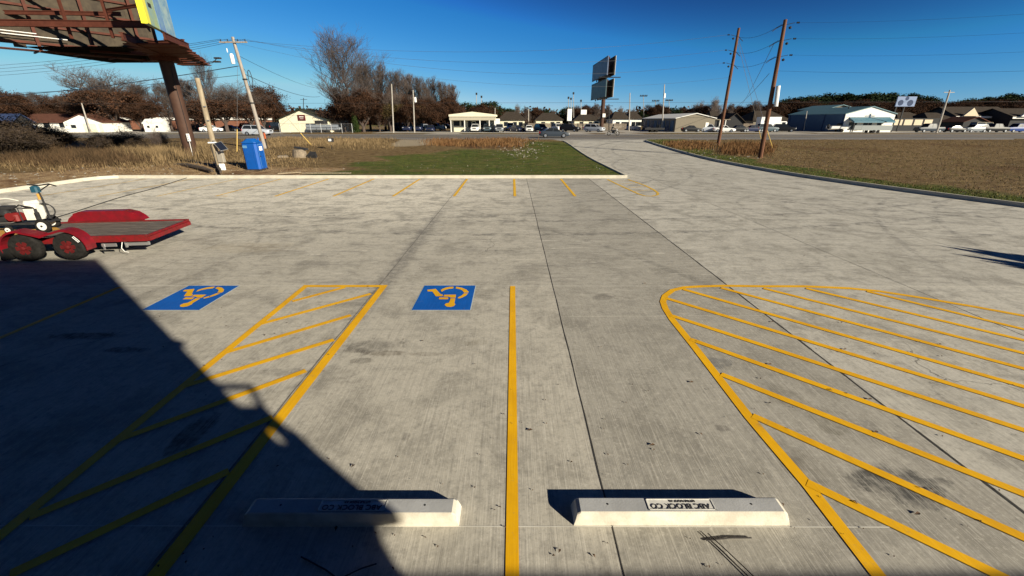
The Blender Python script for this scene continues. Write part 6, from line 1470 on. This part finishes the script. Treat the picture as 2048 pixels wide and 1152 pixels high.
# ================================================================== verge vegetation
def blades(name, pts, hmin, hmax, wd, m, seed, bend=.35, label='', cat='grass'):
    rs = np.random.RandomState(seed); n = len(pts); C = np.array(pts, dtype=float)
    h_ = rs.uniform(hmin, hmax, n)*rs.uniform(.6, 1.0, n); a = rs.uniform(0, 2*pi, n); b_ = rs.uniform(0, bend, n)*h_; w_ = wd*rs.uniform(.6, 1.3, n)
    dx, dy = np.cos(a), np.sin(a); fx = rs.uniform(0, 2*pi, n); px_, py_ = np.cos(fx), np.sin(fx)
    V = np.zeros((n, 5, 3)); 
    V[:, 0] = C+np.stack([-px_*w_, -py_*w_, np.zeros(n)], 1); V[:, 1] = C+np.stack([px_*w_, py_*w_, np.zeros(n)], 1)
    mid = C+np.stack([dx*b_*.35, dy*b_*.35, h_*.6], 1); V[:, 2] = mid+np.stack([px_*w_*.7, py_*w_*.7, np.zeros(n)], 1); V[:, 3] = mid-np.stack([px_*w_*.7, py_*w_*.7, np.zeros(n)], 1)
    V[:, 4] = C+np.stack([dx*b_, dy*b_, h_], 1)
    b0 = np.arange(n)*5; loops = np.stack([b0, b0+1, b0+2, b0+3, b0+3, b0+2, b0+4], 1).ravel()
    me = bpy.data.meshes.new(name); me.vertices.add(n*5); me.vertices.foreach_set('co', V.ravel()); me.loops.add(n*7); me.loops.foreach_set('vertex_index', loops); me.polygons.add(2*n)
    st_ = np.stack([np.arange(n)*7, np.arange(n)*7+4], 1).ravel(); me.polygons.foreach_set('loop_start', st_); me.polygons.foreach_set('loop_total', np.tile([4, 3], n)); me.materials.append(m); me.update(calc_edges=True)
    o = bpy.data.objects.new(name, me); COL.objects.link(o); tag(o, label, cat, kind='stuff'); return o
from mathutils.bvhtree import BVHTree
_me = go.data; _bvh = BVHTree.FromPolygons([v.co[:] for v in _me.vertices], [tuple(p.vertices) for p in _me.polygons])
def gzz(x, y):
    h_ = _bvh.ray_cast(Vector((x, y, 30)), Vector((0,0,-1)))[0]; return h_.z if h_ else gz(x, y)
M_dry = mat("dry_grass", (0.11, 0.078, 0.040), 0.9, col2=(.27,.19,.10), scale=.8, spec=.1); M_dryr = mat("russet_grass", (0.115, 0.055, 0.024), 0.9, col2=(.20,.115,.05), scale=.8, spec=.1); M_weed = mat("brown_weeds", (0.035, 0.025, 0.015), 0.95, col2=(.12,.075,.04), scale=.7, spec=.1); M_lawn = mat("lawn_blades", (0.038, 0.060, 0.010), 0.9, col2=(.13,.13,.035), scale=.6, spec=.1)
rd = random.Random(99)
def scatter(n, fn):
    out = []
    while len(out) < n:
        p = fn()
        if p is None: continue
        out.append((p[0], p[1], gzz(p[0], p[1])-.02))
    return out
def clump(cs, s):
    def f():
        c = rd.choice(cs); return (c[0]+rd.gauss(0, s), c[1]+rd.gauss(0, s)) if True else None
    return f
def okv(x, y): return not inpoly(x, y, lot) and edge_dist(x, y, lot+[lot[0]]) > .35 and y < 62.5
def filt(f):
    def g_():
        p = f(); return p if okv(*p) else None
    return g_
# tall golden stand of grass by the column
def along(pxs, d0, d1):
    return lambda: (lambda px, d: (P(px, 300, d).x, d))(rd.uniform(*pxs)+rd.gauss(0, (pxs[1]-pxs[0])*.09), rd.uniform(d0, d1)+rd.gauss(0, 1.2))
blades('dry_grass', scatter(6000, filt(along((230, 372), 35, 42))), .40, 1.25, .012, M_dry, 1, .5, 'tall golden dry grass left of the billboard column')
blades('dry_grass', scatter(3500, filt(along((392, 440), 36, 44))), .6, 1.3, .018, M_dry, 2, .5, 'tall dry grass between the column and the wooden post')
blades('brown_weeds', scatter(22000, filt(along((-90, 250), 31, 40))),   .35, 1.1, .018, M_weed, 3, .7, 'tangled brown weeds on the bank at the left edge')
blades('dry_grass', scatter(2200, filt(along((-60, 380), 28, 33))), .15, .5, .014, M_dry, 4, .6, 'short dry grass along the dirt strip at left')
blades('dry_grass', scatter(9000, filt(along((540, 770), 47, 60))), .15, .55, .014, M_dry, 5, .5, 'knee-high dry grass along the ditch left of the dirt track')
blades('dry_grass', scatter(2500, filt(along((440, 620), 30, 44))), .1, .35, .014, M_dry, 6, .6, 'thin dry grass around the portable toilet')
blades('russet_grass', scatter(8000, filt(along((870, 1040), 50, 61))), .2, .6, .022, M_dryr, 7, .5, 'russet ditch grass before the highway in the middle')
blades('russet_grass', scatter(5000, filt(along((1450, 1540), 42, 50))), .3, .9, .018, M_dryr, 8, .5, 'russet grass clumps between the tall brown poles')
blades('russet_grass', scatter(3000, filt(along((1330, 1420), 46, 55))), .2, .5, .02, M_dryr, 9, .5, 'russet grass left of the tall brown poles')
def fieldp():
    return (rd.uniform(17, 75), rd.uniform(12, 62))
blades('field_grass', scatter(26000, filt(lambda: (lambda p: p if not (p[1] < 25 and p[0] > 60) else p)(fieldp()))), .04, .17, .018, mat("field_straw", (0.115,0.080,0.038), .95, col2=(.24,.17,.085), scale=.35, spec=.1), 10, .8, 'low brown grass over the right field')
blades('field_grass', scatter(6000, filt(lambda: (rd.uniform(16, 40), rd.uniform(8, 60)) )), .05, .14, .015, M_lawn, 11, .8, 'sparse green blades over the right field')
blades('lawn_grass', scatter(15000, filt(lambda: (rd.uniform(-11, 6.4), rd.uniform(25.5, 42)))), .03, .09, .012, M_lawn, 12, .8, 'short green lawn beyond the far kerb')
blades('lawn_grass', scatter(6000, filt(lambda: (rd.uniform(0, 6.4), rd.uniform(40, 58)))), .03, .10, .018, M_lawn, 13, .8, 'green lawn edge beside the drive')
def strip_right():
    i = rd.randrange(len(right_edge)-1); a, b_ = right_edge[i], right_edge[i+1]; t = rd.random(); x_, y_ = a[0]+(b_[0]-a[0])*t, a[1]+(b_[1]-a[1])*t; return (x_+rd.uniform(.3, 2.8), y_+rd.uniform(-.3, .3))
blades('lawn_grass', scatter(12000, filt(strip_right)), .04, .12, .014, M_lawn, 14, .8, 'green grass strip along the right kerb')
# brush
for i, (px_, d, hh, wd_, lab) in enumerate(((18, 33, 2.6, 1.1, 'dark leafless bush at the left edge of the bank'), (70, 42, 2.6, 1.2, 'dark bush before the long white house'), (120, 44, 1.9, 1.2, 'low dark bush before the white garage'), (250, 40, 1.9, 1.3, 'dark rounded bush behind the golden grass'), (210, 44, 1.5, 1.2, 'small dark bush left of the rounded bush'), (325, 41, 2.2, .5, 'thin bare sapling before the white shed'), (-30, 38, 3.4, 1.2, 'tall dark bush cut by the left edge'), (45, 36, 2.2, 1.2, 'tangled bush in front of the bank'))):
    g = P(px_, 300, d); o = empty('brush_shrub', (g.x, d, gzz(g.x, d)-.1), i*1.3); o.scale = (hh/6*wd_*1.3, hh/6*wd_*1.3, hh/6); tag(o, lab, 'shrub', 'bushes on the left bank')
    a, b_ = tree_kind('brush'); x = bpy.data.objects.new('trunk', a); COL.objects.link(x); x.parent = o
    if i != 5: y = bpy.data.objects.new('crown', b_); COL.objects.link(y); y.parent = o
# rocks and pale litter on the verge
M_rock = mat("pale_rock", (.22,.20,.165), .9, var=.25, scale=5)
k = MB()
def rock(x_, y_, s_):
    z_ = gzz(x_, y_); M = Matrix.Translation((x_, y_, z_)) @ Matrix.Rotation(rd.uniform(0, 6), 4, 'Z') @ Matrix.Diagonal((1, rd.uniform(.5,1), rd.uniform(.4,.8), 1))
    k.lathe([(s_*.4,-s_*.3),(s_*rd.uniform(.8,1.1),0),(s_*rd.uniform(.6,.9),s_*.5),(s_*.2,s_*.8)], 6, M)
for i in range(210):
    g = G(rd.gauss(1045, 20), rd.gauss(297, 8), .3)
    if okv(g.x, g.y): rock(g.x, g.y, rd.uniform(.03, .14))
for i in range(90):
    g = G(rd.uniform(680, 1200), rd.uniform(284, 345), .15)
    if okv(g.x, g.y): rock(g.x, g.y, rd.uniform(.02, .07))
for i in range(150):
    g = G(rd.uniform(0, 520), rd.uniform(335, 372), .1)
    if okv(g.x, g.y): rock(g.x, g.y, rd.uniform(.03, .10))
for i in range(120):
    g = G(rd.uniform(1290, 1520), rd.uniform(286, 318), .15)
    if okv(g.x, g.y): rock(g.x, g.y, rd.uniform(.04, .12))
tag(k.build('scattered_rocks', M_rock), 'pale rocks and rubble scattered over the verges', 'rocks', kind='stuff')
